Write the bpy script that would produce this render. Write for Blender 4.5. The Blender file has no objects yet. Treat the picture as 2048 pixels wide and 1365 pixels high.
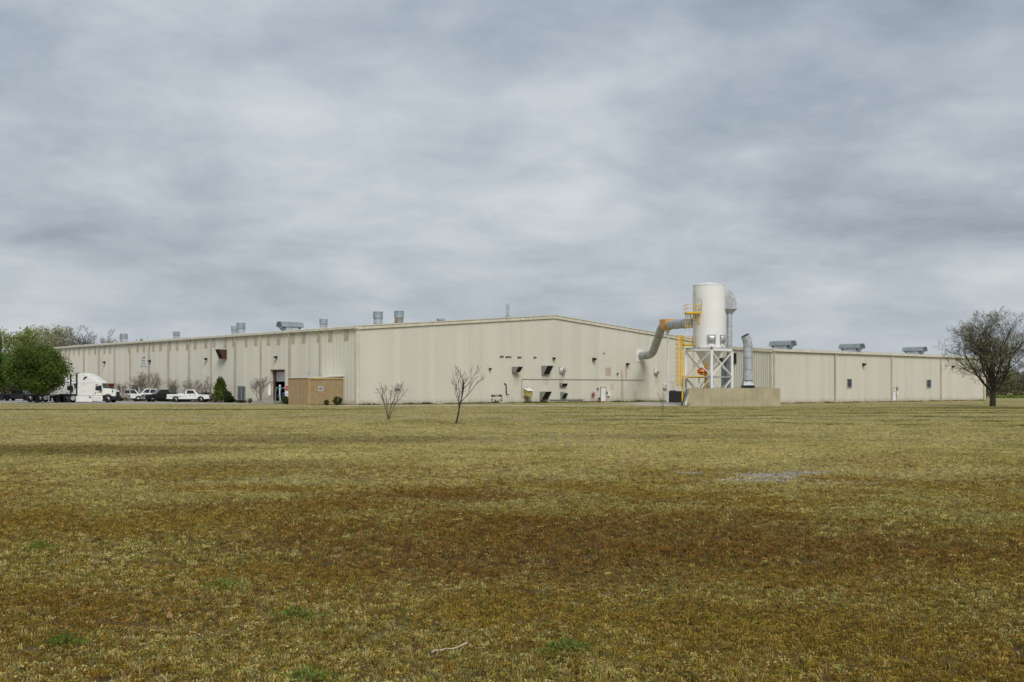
import bpy, bmesh, math, random
import numpy as np
from mathutils import Vector, Matrix, noise as mnoise
random.seed(7); np.random.seed(7)
SC = bpy.context.scene
COL = SC.collection
R = math.radians

# ------------------------------------------------------------------ camera
F, CX, HY, EYE = 2319.0, 1024.0, 777.0, 2.0        # focal length in photo pixels, principal column, horizon row, eye height
cd = bpy.data.cameras.new('camera'); cam = bpy.data.objects.new('camera', cd); COL.objects.link(cam)
cam.location = (0, 0, EYE); cam.rotation_euler = (R(90), 0, 0)
cd.sensor_width = 36.0; cd.lens = 36.0 * F / 2048.0
cd.shift_y = (HY - 682.5) / 2048.0
cd.clip_start = 0.1; cd.clip_end = 6000
SC.camera = cam

# ------------------------------------------------------------------ sky and sun
SUN_AZ, SUN_EL = R(166), R(42)
w = bpy.data.worlds.new('World'); SC.world = w; w.use_nodes = True
nt = w.node_tree; nt.nodes.clear()
def N(t, typ, **kw):
    n = t.nodes.new(typ)
    for k, v in kw.items(): setattr(n, k, v)
    return n
def mth(t, op, a, b=None, c=None, clamp=False):
    n = N(t, 'ShaderNodeMath', operation=op, use_clamp=clamp)
    for i, v in enumerate((a, b, c)):
        if v is None: continue
        if isinstance(v, (int, float)): n.inputs[i].default_value = v
        else: t.links.new(v, n.inputs[i])
    return n.outputs[0]
def mixc(t, fac, a, b, blend='MIX'):
    n = N(t, 'ShaderNodeMix', data_type='RGBA', blend_type=blend)
    for sock, v in ((n.inputs[0], fac), (n.inputs[6], a), (n.inputs[7], b)):
        if isinstance(v, (int, float)): sock.default_value = v
        elif isinstance(v, tuple): sock.default_value = (*v[:3], 1)
        else: t.links.new(v, sock)
    return n.outputs[2]
def noise(t, vec, scale, detail=4, rough=.5, dist=0.0, col=False):
    n = N(t, 'ShaderNodeTexNoise'); n.inputs['Scale'].default_value = scale
    n.inputs['Detail'].default_value = detail; n.inputs['Roughness'].default_value = rough
    n.inputs['Distortion'].default_value = dist
    if vec is not None: t.links.new(vec, n.inputs['Vector'])
    return n.outputs['Color' if col else 'Fac']
def ramp(t, fac, stops):
    n = N(t, 'ShaderNodeValToRGB'); cr = n.color_ramp
    while len(cr.elements) > 1: cr.elements.remove(cr.elements[-1])
    for i, (p, c) in enumerate(stops):
        e = cr.elements[0] if i == 0 else cr.elements.new(p)
        e.position = p; e.color = (*(c if isinstance(c, tuple) else (c, c, c)), 1)
    t.links.new(fac, n.inputs[0]); return n.outputs[0]
def smooth(t, v, a, b):
    n = N(t, 'ShaderNodeMapRange', interpolation_type='SMOOTHSTEP')
    t.links.new(v, n.inputs[0]); n.inputs[1].default_value = a; n.inputs[2].default_value = b
    return n.outputs[0]
sky = N(nt, 'ShaderNodeTexSky', sky_type='NISHITA', sun_disc=False)
sky.sun_elevation = SUN_EL; sky.sun_rotation = SUN_AZ; sky.air_density = 1.6; sky.dust_density = 3.0
tc = N(nt, 'ShaderNodeTexCoord'); sp = N(nt, 'ShaderNodeSeparateXYZ'); nt.links.new(tc.outputs['Generated'], sp.inputs[0])
zz = mth(nt, 'ADD', mth(nt, 'MAXIMUM', sp.outputs[2], 0.0), 0.24)
cv = N(nt, 'ShaderNodeCombineXYZ')                    # the cloud deck: a flat layer overhead, so it closes up towards the horizon
nt.links.new(mth(nt, 'DIVIDE', sp.outputs[0], zz), cv.inputs[0]); nt.links.new(mth(nt, 'DIVIDE', sp.outputs[1], zz), cv.inputs[1])
cv.inputs[2].default_value = 3.7
c1 = noise(nt, cv.outputs[0], 1.5, 6, .50, .3)
c2 = noise(nt, cv.outputs[0], 4.6, 6, .58, .2)
c3 = noise(nt, cv.outputs[0], .35, 2, .5)
cl = mth(nt, 'ADD', mth(nt, 'ADD', mth(nt, 'MULTIPLY', c1, .54), mth(nt, 'MULTIPLY', c2, .25)), mth(nt, 'MULTIPLY', c3, .21))
cc = ramp(nt, cl, [(.36, (.262, .305, .370)), (.45, (.372, .420, .482)), (.52, (.465, .511, .560)), (.60, (.578, .604, .634)), (.68, (.65, .668, .69))])
hz = smooth(nt, sp.outputs[2], .16, .0)
cc = mixc(nt, mth(nt, 'MULTIPLY', hz, .45), cc, (.47, .515, .57))
ccs = mixc(nt, 1.0, cc, (7.65, 7.65, 7.65), 'MULTIPLY')   # cloud brightness in the sky texture's own units
allc = mixc(nt, .93, sky.outputs[0], ccs)
bg = N(nt, 'ShaderNodeBackground'); bg.inputs[1].default_value = .1
wo = N(nt, 'ShaderNodeOutputWorld'); nt.links.new(allc, bg.inputs[0]); nt.links.new(bg.outputs[0], wo.inputs[0])
ld = bpy.data.lights.new('sun', 'SUN'); ld.energy = 1.5; ld.angle = R(24); ld.color = (1, .955, .88)
sun = bpy.data.objects.new('sun', ld); COL.objects.link(sun); sun.location = (10, -40, 60)
sd = Vector((math.sin(SUN_AZ) * math.cos(SUN_EL), math.cos(SUN_AZ) * math.cos(SUN_EL), math.sin(SUN_EL)))
sun.rotation_euler = sd.to_track_quat('Z', 'Y').to_euler()
vs = SC.view_settings; vs.view_transform = 'Standard'; vs.look = 'None'; vs.gamma = 1.0; vs.use_curve_mapping = False
vs.exposure = 0.5
SC.render.engine = 'CYCLES'
SC.cycles.max_bounces = 6; SC.cycles.transparent_max_bounces = 6

# ------------------------------------------------------------------ helpers
class MB:
    def __init__(s): s.v = []; s.f = []; s.sm = []
    def add(s, vs, fs, smooth=False):
        o = len(s.v); s.v += [tuple(p) for p in vs]
        s.f += [tuple(i + o for i in f) for f in fs]; s.sm += [smooth] * len(fs)
        return s
    def hexa(s, p): return s.add(p, [(3,2,1,0),(4,5,6,7),(0,1,5,4),(1,2,6,5),(2,3,7,6),(3,0,4,7)])
    def box(s, a, b):
        x0,y0,z0 = a; x1,y1,z1 = b
        return s.hexa([(x0,y0,z0),(x1,y0,z0),(x1,y1,z0),(x0,y1,z0),(x0,y0,z1),(x1,y0,z1),(x1,y1,z1),(x0,y1,z1)])
    def prism(s, poly, fn, d0, d1, smooth=False):      # poly of (a,b); fn(a,b,d) -> point
        n = len(poly)
        vs = [fn(a,b,d0) for a,b in poly] + [fn(a,b,d1) for a,b in poly]
        fs = [tuple(range(n))[::-1], tuple(range(n, 2*n))]
        s.add(vs, fs); o = len(s.v) - 2*n
        s.f += [(o+i, o+(i+1)%n, o+n+(i+1)%n, o+n+i) for i in range(n)]; s.sm += [smooth]*n
        return s
    def tube(s, pts, rad, sides=8, cap=True, smooth=True):
        pts = [Vector(p) for p in pts]
        if not hasattr(rad, '__len__'): rad = [rad]*len(pts)
        n = len(pts); o = len(s.v); prev = None
        for i, p in enumerate(pts):
            d = (pts[min(i+1,n-1)] - pts[max(i-1,0)])
            if d.length < 1e-9: d = Vector((0,0,1))
            d.normalize()
            if prev is None:
                a = Vector((1,0,0)) if abs(d.x) < .8 else Vector((0,1,0))
                u = d.cross(a).normalized()
            else:
                u = prev - d*prev.dot(d)
                u = u.normalized() if u.length > 1e-6 else d.orthogonal().normalized()
            prev = u; q = d.cross(u)
            for k in range(sides):
                t = 2*math.pi*k/sides
                s.v.append(tuple(p + (u*math.cos(t) + q*math.sin(t))*rad[i]))
        for i in range(n-1):
            for k in range(sides):
                a = o+i*sides+k; b = o+i*sides+(k+1)%sides
                s.f.append((a, b, b+sides, a+sides)); s.sm.append(smooth)
        if cap:
            for j in (0, n-1):                       # caps keep their own vertices so that the sides shade straight
                q0 = len(s.v); s.v += s.v[o+j*sides:o+(j+1)*sides]
                s.f.append(tuple(range(q0, q0+sides))); s.sm.append(False)
        return s
    def lathe(s, prof, c, sides=24, axis=(0,0,1), smooth=True):
        # prof of (r, h) along axis; hard steps come from separate calls
        ax = Vector(axis).normalized(); c = Vector(c)
        return s.tube([c + ax*h for r,h in prof], [max(r,1e-4) for r,h in prof], sides, True, smooth)
    def bar(s, a, b, w_, h_=None):
        a = Vector(a); b = Vector(b); d = (b-a).normalized(); h_ = h_ or w_
        up = Vector((0,0,1)) if abs(d.z) < .95 else Vector((0,1,0))
        x = d.cross(up).normalized()*w_/2; y = x.cross(d).normalized()*h_/2
        return s.hexa([a-x-y, a+x-y, a+x+y, a-x+y, b-x-y, b+x-y, b+x+y, b-x+y])
    def mesh(s, name, off=(0,0,0), recalc=True, bevel=0):
        me = bpy.data.meshes.new(name); ox,oy,oz = off
        me.from_pydata([(x-ox,y-oy,z-oz) for x,y,z in s.v], [], s.f)
        me.polygons.foreach_set('use_smooth', s.sm)
        if recalc or bevel:
            bm = bmesh.new(); bm.from_mesh(me)
            if bevel:
                bmesh.ops.remove_doubles(bm, verts=bm.verts, dist=1e-5)
                bmesh.ops.recalc_face_normals(bm, faces=bm.faces)
                ed = [e for e in bm.edges if len(e.link_faces) == 2 and e.calc_face_angle(0) > .5]
                bmesh.ops.bevel(bm, geom=ed, offset=bevel, segments=2, profile=.6, affect='EDGES', clamp_overlap=True)
            bmesh.ops.recalc_face_normals(bm, faces=bm.faces)
            bm.to_mesh(me); bm.free()
        return me
    def build(s, name, mat, parent=None, recalc=True, bevel=0):
        """one mesh object; vertices are given in the coordinates of the thing's root"""
        off = (0,0,0)
        if parent is not None:
            r_ = parent
            while r_.parent is not None: r_ = r_.parent
            off = r_.get('_off', (0,0,0))
        me = s.mesh(name, off, recalc, bevel)
        o = bpy.data.objects.new(name, me); COL.objects.link(o); o.parent = parent
        for m in (mat if isinstance(mat, (list,tuple)) else [mat]): me.materials.append(m)
        return o
ROOTS = []
def tag(o, label=None, cat=None, group=None, kind=None):
    if label: o['label'] = label
    if cat: o['category'] = cat
    if group: o['group'] = group
    if kind: o['kind'] = kind
    return o
def thing(name, label, cat, loc=(0,0,0), rz=0, group=None, world=True):
    """Empty at the thing's base; with world=True its parts are written in world coordinates"""
    o = bpy.data.objects.new(name, None); COL.objects.link(o); o.location = loc; o.rotation_euler = (0,0,rz)
    o.empty_display_size = .3
    if world: o['_off'] = tuple(loc)
    ROOTS.append(o)
    return tag(o, label, cat, group)
def solo(mb, name, mat, label, cat, base, group=None, bevel=0):
    """a thing that is one mesh, its origin at its base"""
    me = mb.mesh(name, base, True, bevel); o = bpy.data.objects.new(name, me); COL.objects.link(o); o.location = base
    me.materials.append(mat); return tag(o, label, cat, group)
def copy_tree(o, parent=None):
    c = o.copy(); COL.objects.link(c); c.parent = parent
    for ch in list(o.children): copy_tree(ch, c)
    return c
def at(px, py, Y): return Vector(((px-CX)/F*Y, Y, EYE + (HY-py)/F*Y))

# ------------------------------------------------------------------ materials
def mat(name, col, rough=.6, metal=0, var=.12, scale=1.5, dirt=None, dirt_scale=.6, bump=0, bscale=20, spec=.5, rnd=0):
    m = bpy.data.materials.new(name); m.use_nodes = True; t = m.node_tree; b = t.nodes['Principled BSDF']
    g = N(t, 'ShaderNodeNewGeometry'); P = g.outputs['Position']
    n = noise(t, P, scale, 5, .6)
    c = mixc(t, smooth(t, n, .3, .7), tuple(x*(1-var) for x in col), tuple(min(1,x*(1+var)) for x in col))
    if rnd:
        oi = N(t, 'ShaderNodeObjectInfo')
        k = mth(t, 'ADD', mth(t, 'MULTIPLY', oi.outputs['Random'], 2*rnd), 1-rnd)
        cb = N(t, 'ShaderNodeCombineXYZ')
        for i in range(3): t.links.new(k, cb.inputs[i])
        c = mixc(t, 1, c, cb.outputs[0], 'MULTIPLY')
    if dirt:
        mp = N(t, 'ShaderNodeMapping'); mp.inputs['Scale'].default_value = (1,1,.18); t.links.new(P, mp.inputs[0])
        d = noise(t, mp.outputs[0], dirt_scale*4, 6, .65)
        c = mixc(t, mth(t, 'MULTIPLY', smooth(t, d, .52, .78), dirt[3]), c, dirt[:3])
    t.links.new(c, b.inputs['Base Color'])
    rr = mth(t, 'ADD', mth(t, 'MULTIPLY', noise(t, P, scale*3, 3), .2), rough-.1, clamp=True)
    t.links.new(rr, b.inputs['Roughness']); b.inputs['Metallic'].default_value = metal
    b.inputs['Specular IOR Level'].default_value = spec
    if bump:
        bp = N(t, 'ShaderNodeBump'); bp.inputs['Strength'].default_value = bump; bp.inputs['Distance'].default_value = .05
        t.links.new(noise(t, P, bscale, 4, .6), bp.inputs['Height']); t.links.new(bp.outputs[0], b.inputs['Normal'])
    return m
M = {}
M['roof'] = mat('roof_metal', (.62,.63,.62), .45, var=.08)
M['trim'] = mat('cream_trim', (.62,.585,.47), .5, dirt=(.32,.27,.18,.5))
M['seam'] = mat('downspout_paint', (.47,.43,.33), .55, dirt=(.25,.2,.13,.5))
M['tan_sheet'] = mat('tan_light_sheet', (.42,.375,.235), .5, var=.1)
M['tan_shed'] = mat('tan_shed_sheet', (.36,.27,.15), .55, var=.08, dirt=(.33,.17,.07,.55), rnd=.03)
M['shed_trim'] = mat('shed_trim', (.46,.32,.14), .5)
M['white'] = mat('white_paint', (.79,.79,.77), .35, var=.04, dirt=(.5,.47,.4,.3))
M['silo_white'] = mat('silo_white_paint', (.80,.805,.79), .75, var=.03, scale=.5, dirt=(.6,.58,.53,.12))
M['white_trim'] = mat('white_trim', (.74,.74,.71), .5, var=.05)
M['galv'] = mat('galvanised_steel', (.46,.49,.52), .55, metal=.3, var=.2, scale=2.5, dirt=(.33,.34,.35,.5))
M['galv_dull'] = mat('dull_galvanised', (.40,.42,.43), .6, metal=.2, var=.18, scale=1.2, dirt=(.2,.19,.17,.5))
M['vent_blue'] = mat('weathered_vent_steel', (.27,.33,.355), .5, metal=.25, var=.15, dirt=(.18,.2,.2,.5))
M['vent_rust'] = mat('stained_vent_neck', (.26,.23,.18), .6, metal=.2, var=.3, scale=4, dirt=(.14,.08,.04,.8))
M['slate'] = mat('slate_louvre', (.12,.145,.165), .5, metal=.2)
M['hood'] = mat('grey_hood_steel', (.29,.30,.285), .5, metal=.3, var=.12, dirt=(.18,.15,.11,.5))
M['dark'] = mat('dark_opening', (.012,.011,.011), .8, var=.3)
M['black'] = mat('black_paint', (.014,.014,.015), .4, var=.3)
M['blackmat'] = mat('black_plastic', (.012,.012,.013), .65, var=.3)
M['brown'] = mat('brown_hood_paint', (.085,.036,.026), .5, var=.15)
M['yellow'] = mat('safety_yellow', (.74,.47,.03), .45, var=.1, dirt=(.35,.2,.05,.4))
M['orange'] = mat('valve_yellow', (.62,.30,.02), .45, var=.12, dirt=(.3,.15,.03,.5))
M['red'] = mat('red_paint', (.42,.02,.025), .35, var=.12)
M['rust'] = mat('rusty_red_steel', (.22,.05,.03), .7, var=.35, scale=6)
M['concrete'] = mat('concrete_wall', (.40,.355,.235), .85, var=.12, scale=.8, dirt=(.26,.22,.14,.55), bump=.25)
M['lot'] = mat('pale_concrete_paving', (.36,.34,.31), .9, var=.15, scale=.35, dirt=(.2,.19,.17,.4), bump=.2)
M['path'] = mat('path_concrete', (.40,.38,.33), .9, var=.2, scale=.5, bump=.2)
M['teal'] = mat('teal_steel', (.09,.22,.26), .5)
M['blue'] = mat('blue_plastic', (.02,.03,.2), .4)
M['signblue'] = mat('blue_sign', (.06,.11,.18), .5, var=.1)
M['ink'] = mat('dark_ink', (.03,.03,.035), .6)
M['logo'] = mat('red_ink', (.35,.02,.03), .6)
M['maroon'] = mat('maroon_paint', (.16,.012,.016), .3)
M['glass'] = mat('dark_glass', (.02,.025,.028), .08, var=.2)
M['glasslight'] = mat('windscreen_glass', (.10,.125,.13), .06, var=.2)
M['tyre'] = mat('tyre_rubber', (.016,.016,.016), .85)
M['rim'] = mat('wheel_rim', (.55,.55,.54), .35, metal=.6)
M['rimdark'] = mat('dark_wheel_rim', (.10,.10,.10), .5, metal=.4)
M['carwhite'] = mat('white_car_paint', (.76,.77,.77), .25, var=.03)
M['truckwhite'] = mat('white_truck_paint', (.78,.78,.75), .28, var=.03, dirt=(.5,.46,.38,.3))
M['carblack'] = mat('black_car_paint', (.014,.013,.015), .3)
M['cargrey'] = mat('charcoal_car_paint', (.035,.037,.04), .3)
M['carsilver'] = mat('silver_car_paint', (.36,.35,.33), .3, metal=.4)
M['cartan'] = mat('tan_car_paint', (.23,.16,.085), .35)
M['chrome'] = mat('chrome', (.55,.55,.55), .32, metal=.7)
M['tail'] = mat('tail_lamp', (.25,.012,.012), .25)
M['lamp'] = mat('head_lamp', (.5,.5,.48), .15)
M['patina'] = mat('yellow_stained_box', (.42,.34,.10), .6, var=.3, scale=3, dirt=(.16,.11,.05,.7))
M['gravel'] = mat('pale_gravel', (.44,.40,.34), .95, var=.35, scale=9, bump=.8, bscale=25)
M['bark'] = mat('dark_bark', (.045,.036,.029), .9, var=.3, scale=5, bump=.5)
M['bark_grey'] = mat('grey_bark', (.12,.10,.085), .9, var=.3, scale=4)
M['bark_pale'] = mat('pale_twig_bark', (.19,.15,.12), .9, var=.25, scale=4)
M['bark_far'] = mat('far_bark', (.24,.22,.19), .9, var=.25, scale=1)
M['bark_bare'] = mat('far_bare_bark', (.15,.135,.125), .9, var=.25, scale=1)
M['straw'] = mat('pale_dry_stalk', (.42,.37,.24), .7)
M['dryleaf'] = mat('dry_leaf', (.36,.21,.09), .7)

def leaf_mat(name, stops, scale=.5, trans=.25, rnd_fine=9):
    m = bpy.data.materials.new(name); m.use_nodes = True; t = m.node_tree; b = t.nodes['Principled BSDF']
    g = N(t, 'ShaderNodeNewGeometry'); P = g.outputs['Position']
    k = mth(t, 'ADD', mth(t, 'MULTIPLY', noise(t, P, scale, 3), .55), mth(t, 'MULTIPLY', noise(t, P, rnd_fine, 2), .45))
    k = smooth(t, k, .32, .68)
    c = ramp(t, k, stops); t.links.new(c, b.inputs['Base Color']); b.inputs['Roughness'].default_value = .55
    b.inputs['Specular IOR Level'].default_value = .25
    tr = N(t, 'ShaderNodeBsdfTranslucent'); t.links.new(c, tr.inputs[0])
    mx = N(t, 'ShaderNodeMixShader'); mx.inputs[0].default_value = trans
    t.links.new(b.outputs[0], mx.inputs[1]); t.links.new(tr.outputs[0], mx.inputs[2])
    t.links.new(mx.outputs[0], t.nodes['Material Output'].inputs[0]); return m
M['leaf_pear'] = leaf_mat('pear_leaves', [(0,(.042,.068,.010)), (.5,(.09,.138,.018)), (1,(.16,.215,.04))])
M['leaf_bright'] = leaf_mat('bright_leaves', [(0,(.03,.075,.01)), (.5,(.06,.13,.015)), (1,(.10,.19,.03))])
M['leaf_dark'] = leaf_mat('dark_shrub_leaves', [(0,(.012,.022,.007)), (.5,(.025,.042,.012)), (1,(.05,.07,.02))])
M['leaf_shrub'] = leaf_mat('shrub_leaves', [(0,(.02,.035,.008)), (.5,(.045,.07,.014)), (1,(.09,.12,.03))])
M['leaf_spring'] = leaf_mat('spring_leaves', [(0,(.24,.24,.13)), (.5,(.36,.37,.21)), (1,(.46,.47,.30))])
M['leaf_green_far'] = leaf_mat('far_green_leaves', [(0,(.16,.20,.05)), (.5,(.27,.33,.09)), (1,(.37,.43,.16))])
M['leaf_bud'] = leaf_mat('oak_buds', [(0,(.14,.13,.045)), (.5,(.25,.235,.09)), (1,(.36,.34,.16))])
M['leaf_brownfar'] = leaf_mat('far_brown_brush', [(0,(.05,.042,.025)), (.5,(.085,.075,.04)), (1,(.13,.12,.06))])
M['leaf_weed'] = leaf_mat('weed_leaves', [(0,(.08,.12,.016)), (.5,(.13,.19,.025)), (1,(.20,.27,.045))])

# ------------------------------------------------------------------ the frame of the buildings
UL = Vector((-.6691, .7432, 0)); UG = Vector((.7432, .6691, 0)); NG = Vector((.6691, -.7432, 0)); NL = -UG
class Wall:
    def __init__(s, O, u, n): s.O = Vector((O[0], O[1], 0)); s.u = u; s.n = n
    def s_of(s, px):
        r_ = (px-CX)/F; return (r_*s.O.y - s.O.x)/(s.u.x - r_*s.u.y)
    def P(s, a, d, z):
        p = s.O + s.u*a + s.n*d; return Vector((p.x, p.y, z))
    def z_of(s, px, py):
        Y = s.P(s.s_of(px), 0, 0).y; return EYE + (HY-py)/F*Y
    def box(s, mb, a0, a1, d0, d1, z0, z1):
        return mb.hexa([s.P(a0,d0,z0), s.P(a1,d0,z0), s.P(a1,d1,z0), s.P(a0,d1,z0), s.P(a0,d0,z1), s.P(a1,d0,z1), s.P(a1,d1,z1), s.P(a0,d1,z1)])
A = (-18.62, 139.3)
LW = Wall(A, UL, NL)             # long side wall, running away to the left
GW = Wall(A, UG, NG)             # gable wall
WC = (33.83, 150.6)
WW = Wall(WC, UG, NG)            # front wall of the low wing
WE = Wall(WC, UL, NL)            # end wall of the low wing
LEN_L, LEN_G, RIDGE, EAVE, SLOPE = 96.0, 72.0, 32.9, 9.40, .0803
def roof_z(a): return EAVE + SLOPE*(a if a < RIDGE else 2*RIDGE - a)
def sub(px0, px1): return min(px0, px1), max(px0, px1)

# ------------------------------------------------------------------ ground
def sstep(a, b, x):
    t = max(0, min(1, (x-a)/(b-a))); return t*t*(3-2*t)
def ditch_y(x): return 117.0 + .055*(x+30)
def gz(x, y):
    z = 0.0
    if y < 125:
        z += .07*(mnoise.noise(Vector((x*.13, y*.13, 1.3)))) * (1 - sstep(95, 122, y)) * sstep(-5, 5, y)
        z += .025*(mnoise.noise(Vector((x*.6, y*.6, 4.1)))) * (1 - sstep(60, 100, y))
    e = sstep(-75, -62, x) * (1 - sstep(-22, -6, x))
    if e > 0: z -= .42*e*math.exp(-((y-ditch_y(x))/2.6)**2)
    return z
def lawn_color(t, rnd=None):
    g = N(t, 'ShaderNodeNewGeometry'); mp = N(t, 'ShaderNodeMapping'); mp.inputs['Scale'].default_value = (1,1,0)
    t.links.new(g.outputs['Position'], mp.inputs[0]); P = mp.outputs[0]
    s = N(t, 'ShaderNodeSeparateXYZ'); t.links.new(P, s.inputs[0]); X, Y = s.outputs[0], s.outputs[1]
    nA = noise(t, P, .10, 4, .55); nB = noise(t, P, .42, 5, .6); nC = noise(t, P, 1.9, 4, .6); nD = noise(t, P, 8, 3, .6); nE = noise(t, P, 34, 2)
    def lin(*tw):
        o = None
        for v, k in tw:
            p = mth(t, 'MULTIPLY', v, k); o = p if o is None else mth(t, 'ADD', o, p)
        return o
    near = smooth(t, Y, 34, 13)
    if rnd is None: rnd = smooth(t, nE, .3, .7)
    r2 = mth(t, 'FRACT', mth(t, 'MULTIPLY', rnd, 17.31)); r3 = mth(t, 'FRACT', mth(t, 'MULTIPLY', rnd, 5.77))
    def dith(m, r_, amt=.9, a=.34, b=.72): return smooth(t, mth(t, 'ADD', m, mth(t, 'MULTIPLY', mth(t, 'SUBTRACT', r_, .5), amt)), a, b)   # neighbouring plants differ, so patches fray
    kg = smooth(t, lin((nA,.3), (nB,.4), (nC,.2), (nD,.1)), .46, .60)
    straw = ramp(t, lin((nC,.5), (nD,.5)), [(.3,(.30,.255,.125)), (.7,(.475,.41,.215))])
    olive = ramp(t, lin((nC,.4), (nD,.6)), [(.3,(.125,.118,.030)), (.7,(.235,.215,.060))])
    c = mixc(t, mth(t, 'MAXIMUM', mth(t, 'MULTIPLY', kg, .6), mth(t, 'MULTIPLY', mth(t, 'MULTIPLY', near, dith(mth(t, 'ADD', mth(t, 'MULTIPLY', nC, .6), .36), r2)), .92)), straw, olive)
    go = N(t, 'ShaderNodeVectorMath', operation='ADD'); t.links.new(P, go.inputs[0]); go.inputs[1].default_value = (31, 17, 0)
    nG = noise(t, go.outputs[0], .28, 5, .6)
    gold = mth(t, 'MULTIPLY', smooth(t, lin((nG,.65), (nD,.35)), .42, .56), smooth(t, Y, 40, 19))
    gold = mth(t, 'MAXIMUM', gold, mth(t, 'MULTIPLY', smooth(t, Y, 22, 9), .46))
    c = mixc(t, mth(t, 'MULTIPLY', dith(gold, r2), .8), c, ramp(t, lin((nD,.5),(nE,.5)), [(.3,(.13,.072,.012)), (.7,(.29,.19,.034))]))
    nR = lin((nB,.5), (nC,.35), (nD,.15))
    def ell(x0, y0, a, b, amt):                       # patches of reddish dead weeds and of darker growth, with ragged edges
        dx = mth(t, 'DIVIDE', mth(t, 'SUBTRACT', X, x0), a); dy = mth(t, 'DIVIDE', mth(t, 'SUBTRACT', Y, y0), b)
        d = mth(t, 'ADD', mth(t, 'MULTIPLY', dx, dx), mth(t, 'MULTIPLY', dy, dy))
        d = mth(t, 'ADD', d, mth(t, 'MULTIPLY', mth(t, 'SUBTRACT', nR, .5), 7.0))
        return mth(t, 'MULTIPLY', smooth(t, d, 2.0, .0), amt)
    red = None
    for e in ((.9,15.2,4.4,3.2,1), (4.4,14.2,2.8,2.0,.9), (-3.6,19.5,2.6,1.6,.6), (-1.3,21.8,2.4,1.5,.9), (.6,12.6,2.6,1.2,.7), (2.4,20.3,2.0,.8,.6), (-4.4,10.4,2.0,1.2,.55), (-1.6,13.6,1.6,2.6,.6)):
        v = ell(*e); red = v if red is None else mth(t, 'MAXIMUM', red, v)
    thin = mth(t, 'MULTIPLY', smooth(t, lin((nB,.45),(nC,.35),(nD,.2)), .42, .58), mth(t, 'MULTIPLY', near, .40))
    red = mth(t, 'MAXIMUM', red, thin)
    c = mixc(t, mth(t, 'MULTIPLY', dith(red, r3), .76), c, ramp(t, lin((nD,.5),(nE,.5)), [(.3,(.085,.040,.014)), (.7,(.205,.105,.036))]))
    drk = None
    for e in ((-14.5,38,5.5,3.6,.65), (-7.5,45,6.2,3.0,.5), (-12.5,49,5.0,1.6,.4), (8,48,5,2,.3), (-6.5,30,3,2,.4)):
        v = ell(*e); drk = v if drk is None else mth(t, 'MAXIMUM', drk, v)
    c = mixc(t, drk, c, ramp(t, lin((nC,.5),(nD,.5)), [(.3,(.062,.050,.012)), (.7,(.125,.085,.026))]))
    # long green wheel tracks and wet lines across the far lawn
    warp = mth(t, 'ADD', Y, mth(t, 'ADD', mth(t, 'MULTIPLY', X, .10), mth(t, 'MULTIPLY', mth(t, 'SUBTRACT', nA, .5), 16)))
    tr = None
    for yk, wd in ((74,1.6), (85,2.6), (97,2.4), (109,3.0), (119,2.6), (66,1.0)):
        v = smooth(t, mth(t, 'ABSOLUTE', mth(t, 'SUBTRACT', warp, yk)), wd, wd*.25); tr = v if tr is None else mth(t, 'MAXIMUM', tr, v)
    tr = mth(t, 'MULTIPLY', mth(t, 'MULTIPLY', tr, smooth(t, X, -6, 10)), smooth(t, nB, .36, .56))
    dt = mth(t, 'ABSOLUTE', mth(t, 'SUBTRACT', Y, mth(t, 'ADD', 111.0, mth(t, 'MULTIPLY', X, .055))))
    dt = mth(t, 'MULTIPLY', mth(t, 'MULTIPLY', smooth(t, dt, 4.2, 1.8), smooth(t, X, -4, -20)), .95)
    oak = mth(t, 'MULTIPLY', smooth(t, mth(t, 'ABSOLUTE', mth(t, 'SUBTRACT', Y, 117)), 9, 3), smooth(t, X, 30, 48))
    tr = mth(t, 'MAXIMUM', mth(t, 'MAXIMUM', tr, dt), mth(t, 'MULTIPLY', oak, .8))
    c = mixc(t, mth(t, 'MULTIPLY', tr, .85), c, ramp(t, nD, [(.3,(.055,.072,.012)), (.7,(.105,.125,.024))]))
    # bare gravelly spot
    gr = None
    for e in ((5.9,26.9,.8,.7,1), (5.3,25.4,.85,.4,1), (7.0,27.7,.65,.35,1), (4.2,27.6,.4,.2,.9), (6.9,24.3,1.1,.2,.7)):
        v = ell(*e); gr = v if gr is None else mth(t, 'MAXIMUM', gr, v)
    c = mixc(t, gr, c, ramp(t, lin((nD,.4),(nE,.6)), [(.35,(.21,.17,.12)), (.65,(.48,.44,.36))]))
    return c, nC, nD, nE, near, gr
gm = bpy.data.materials.new('lawn_ground'); gm.use_nodes = True; t = gm.node_tree; b = t.nodes['Principled BSDF']
c, nC, nD, nE, near, gr = lawn_color(t)
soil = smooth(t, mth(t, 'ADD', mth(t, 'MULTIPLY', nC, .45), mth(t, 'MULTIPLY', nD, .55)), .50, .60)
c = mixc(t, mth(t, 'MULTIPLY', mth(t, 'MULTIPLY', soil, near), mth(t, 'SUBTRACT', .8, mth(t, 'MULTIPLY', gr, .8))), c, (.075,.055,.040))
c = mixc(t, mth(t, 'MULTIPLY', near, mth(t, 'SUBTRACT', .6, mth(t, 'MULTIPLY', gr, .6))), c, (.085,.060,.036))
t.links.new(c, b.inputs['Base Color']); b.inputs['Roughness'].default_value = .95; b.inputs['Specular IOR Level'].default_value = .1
bp = N(t, 'ShaderNodeBump'); bp.inputs['Strength'].default_value = .9; bp.inputs['Distance'].default_value = .06
t.links.new(mth(t, 'ADD', nD, nE), bp.inputs['Height']); t.links.new(bp.outputs[0], b.inputs['Normal'])
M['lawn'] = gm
bm_ = bpy.data.materials.new('lawn_blades'); bm_.use_nodes = True; t = bm_.node_tree; b = t.nodes['Principled BSDF']
oi = N(t, 'ShaderNodeObjectInfo')
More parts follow.
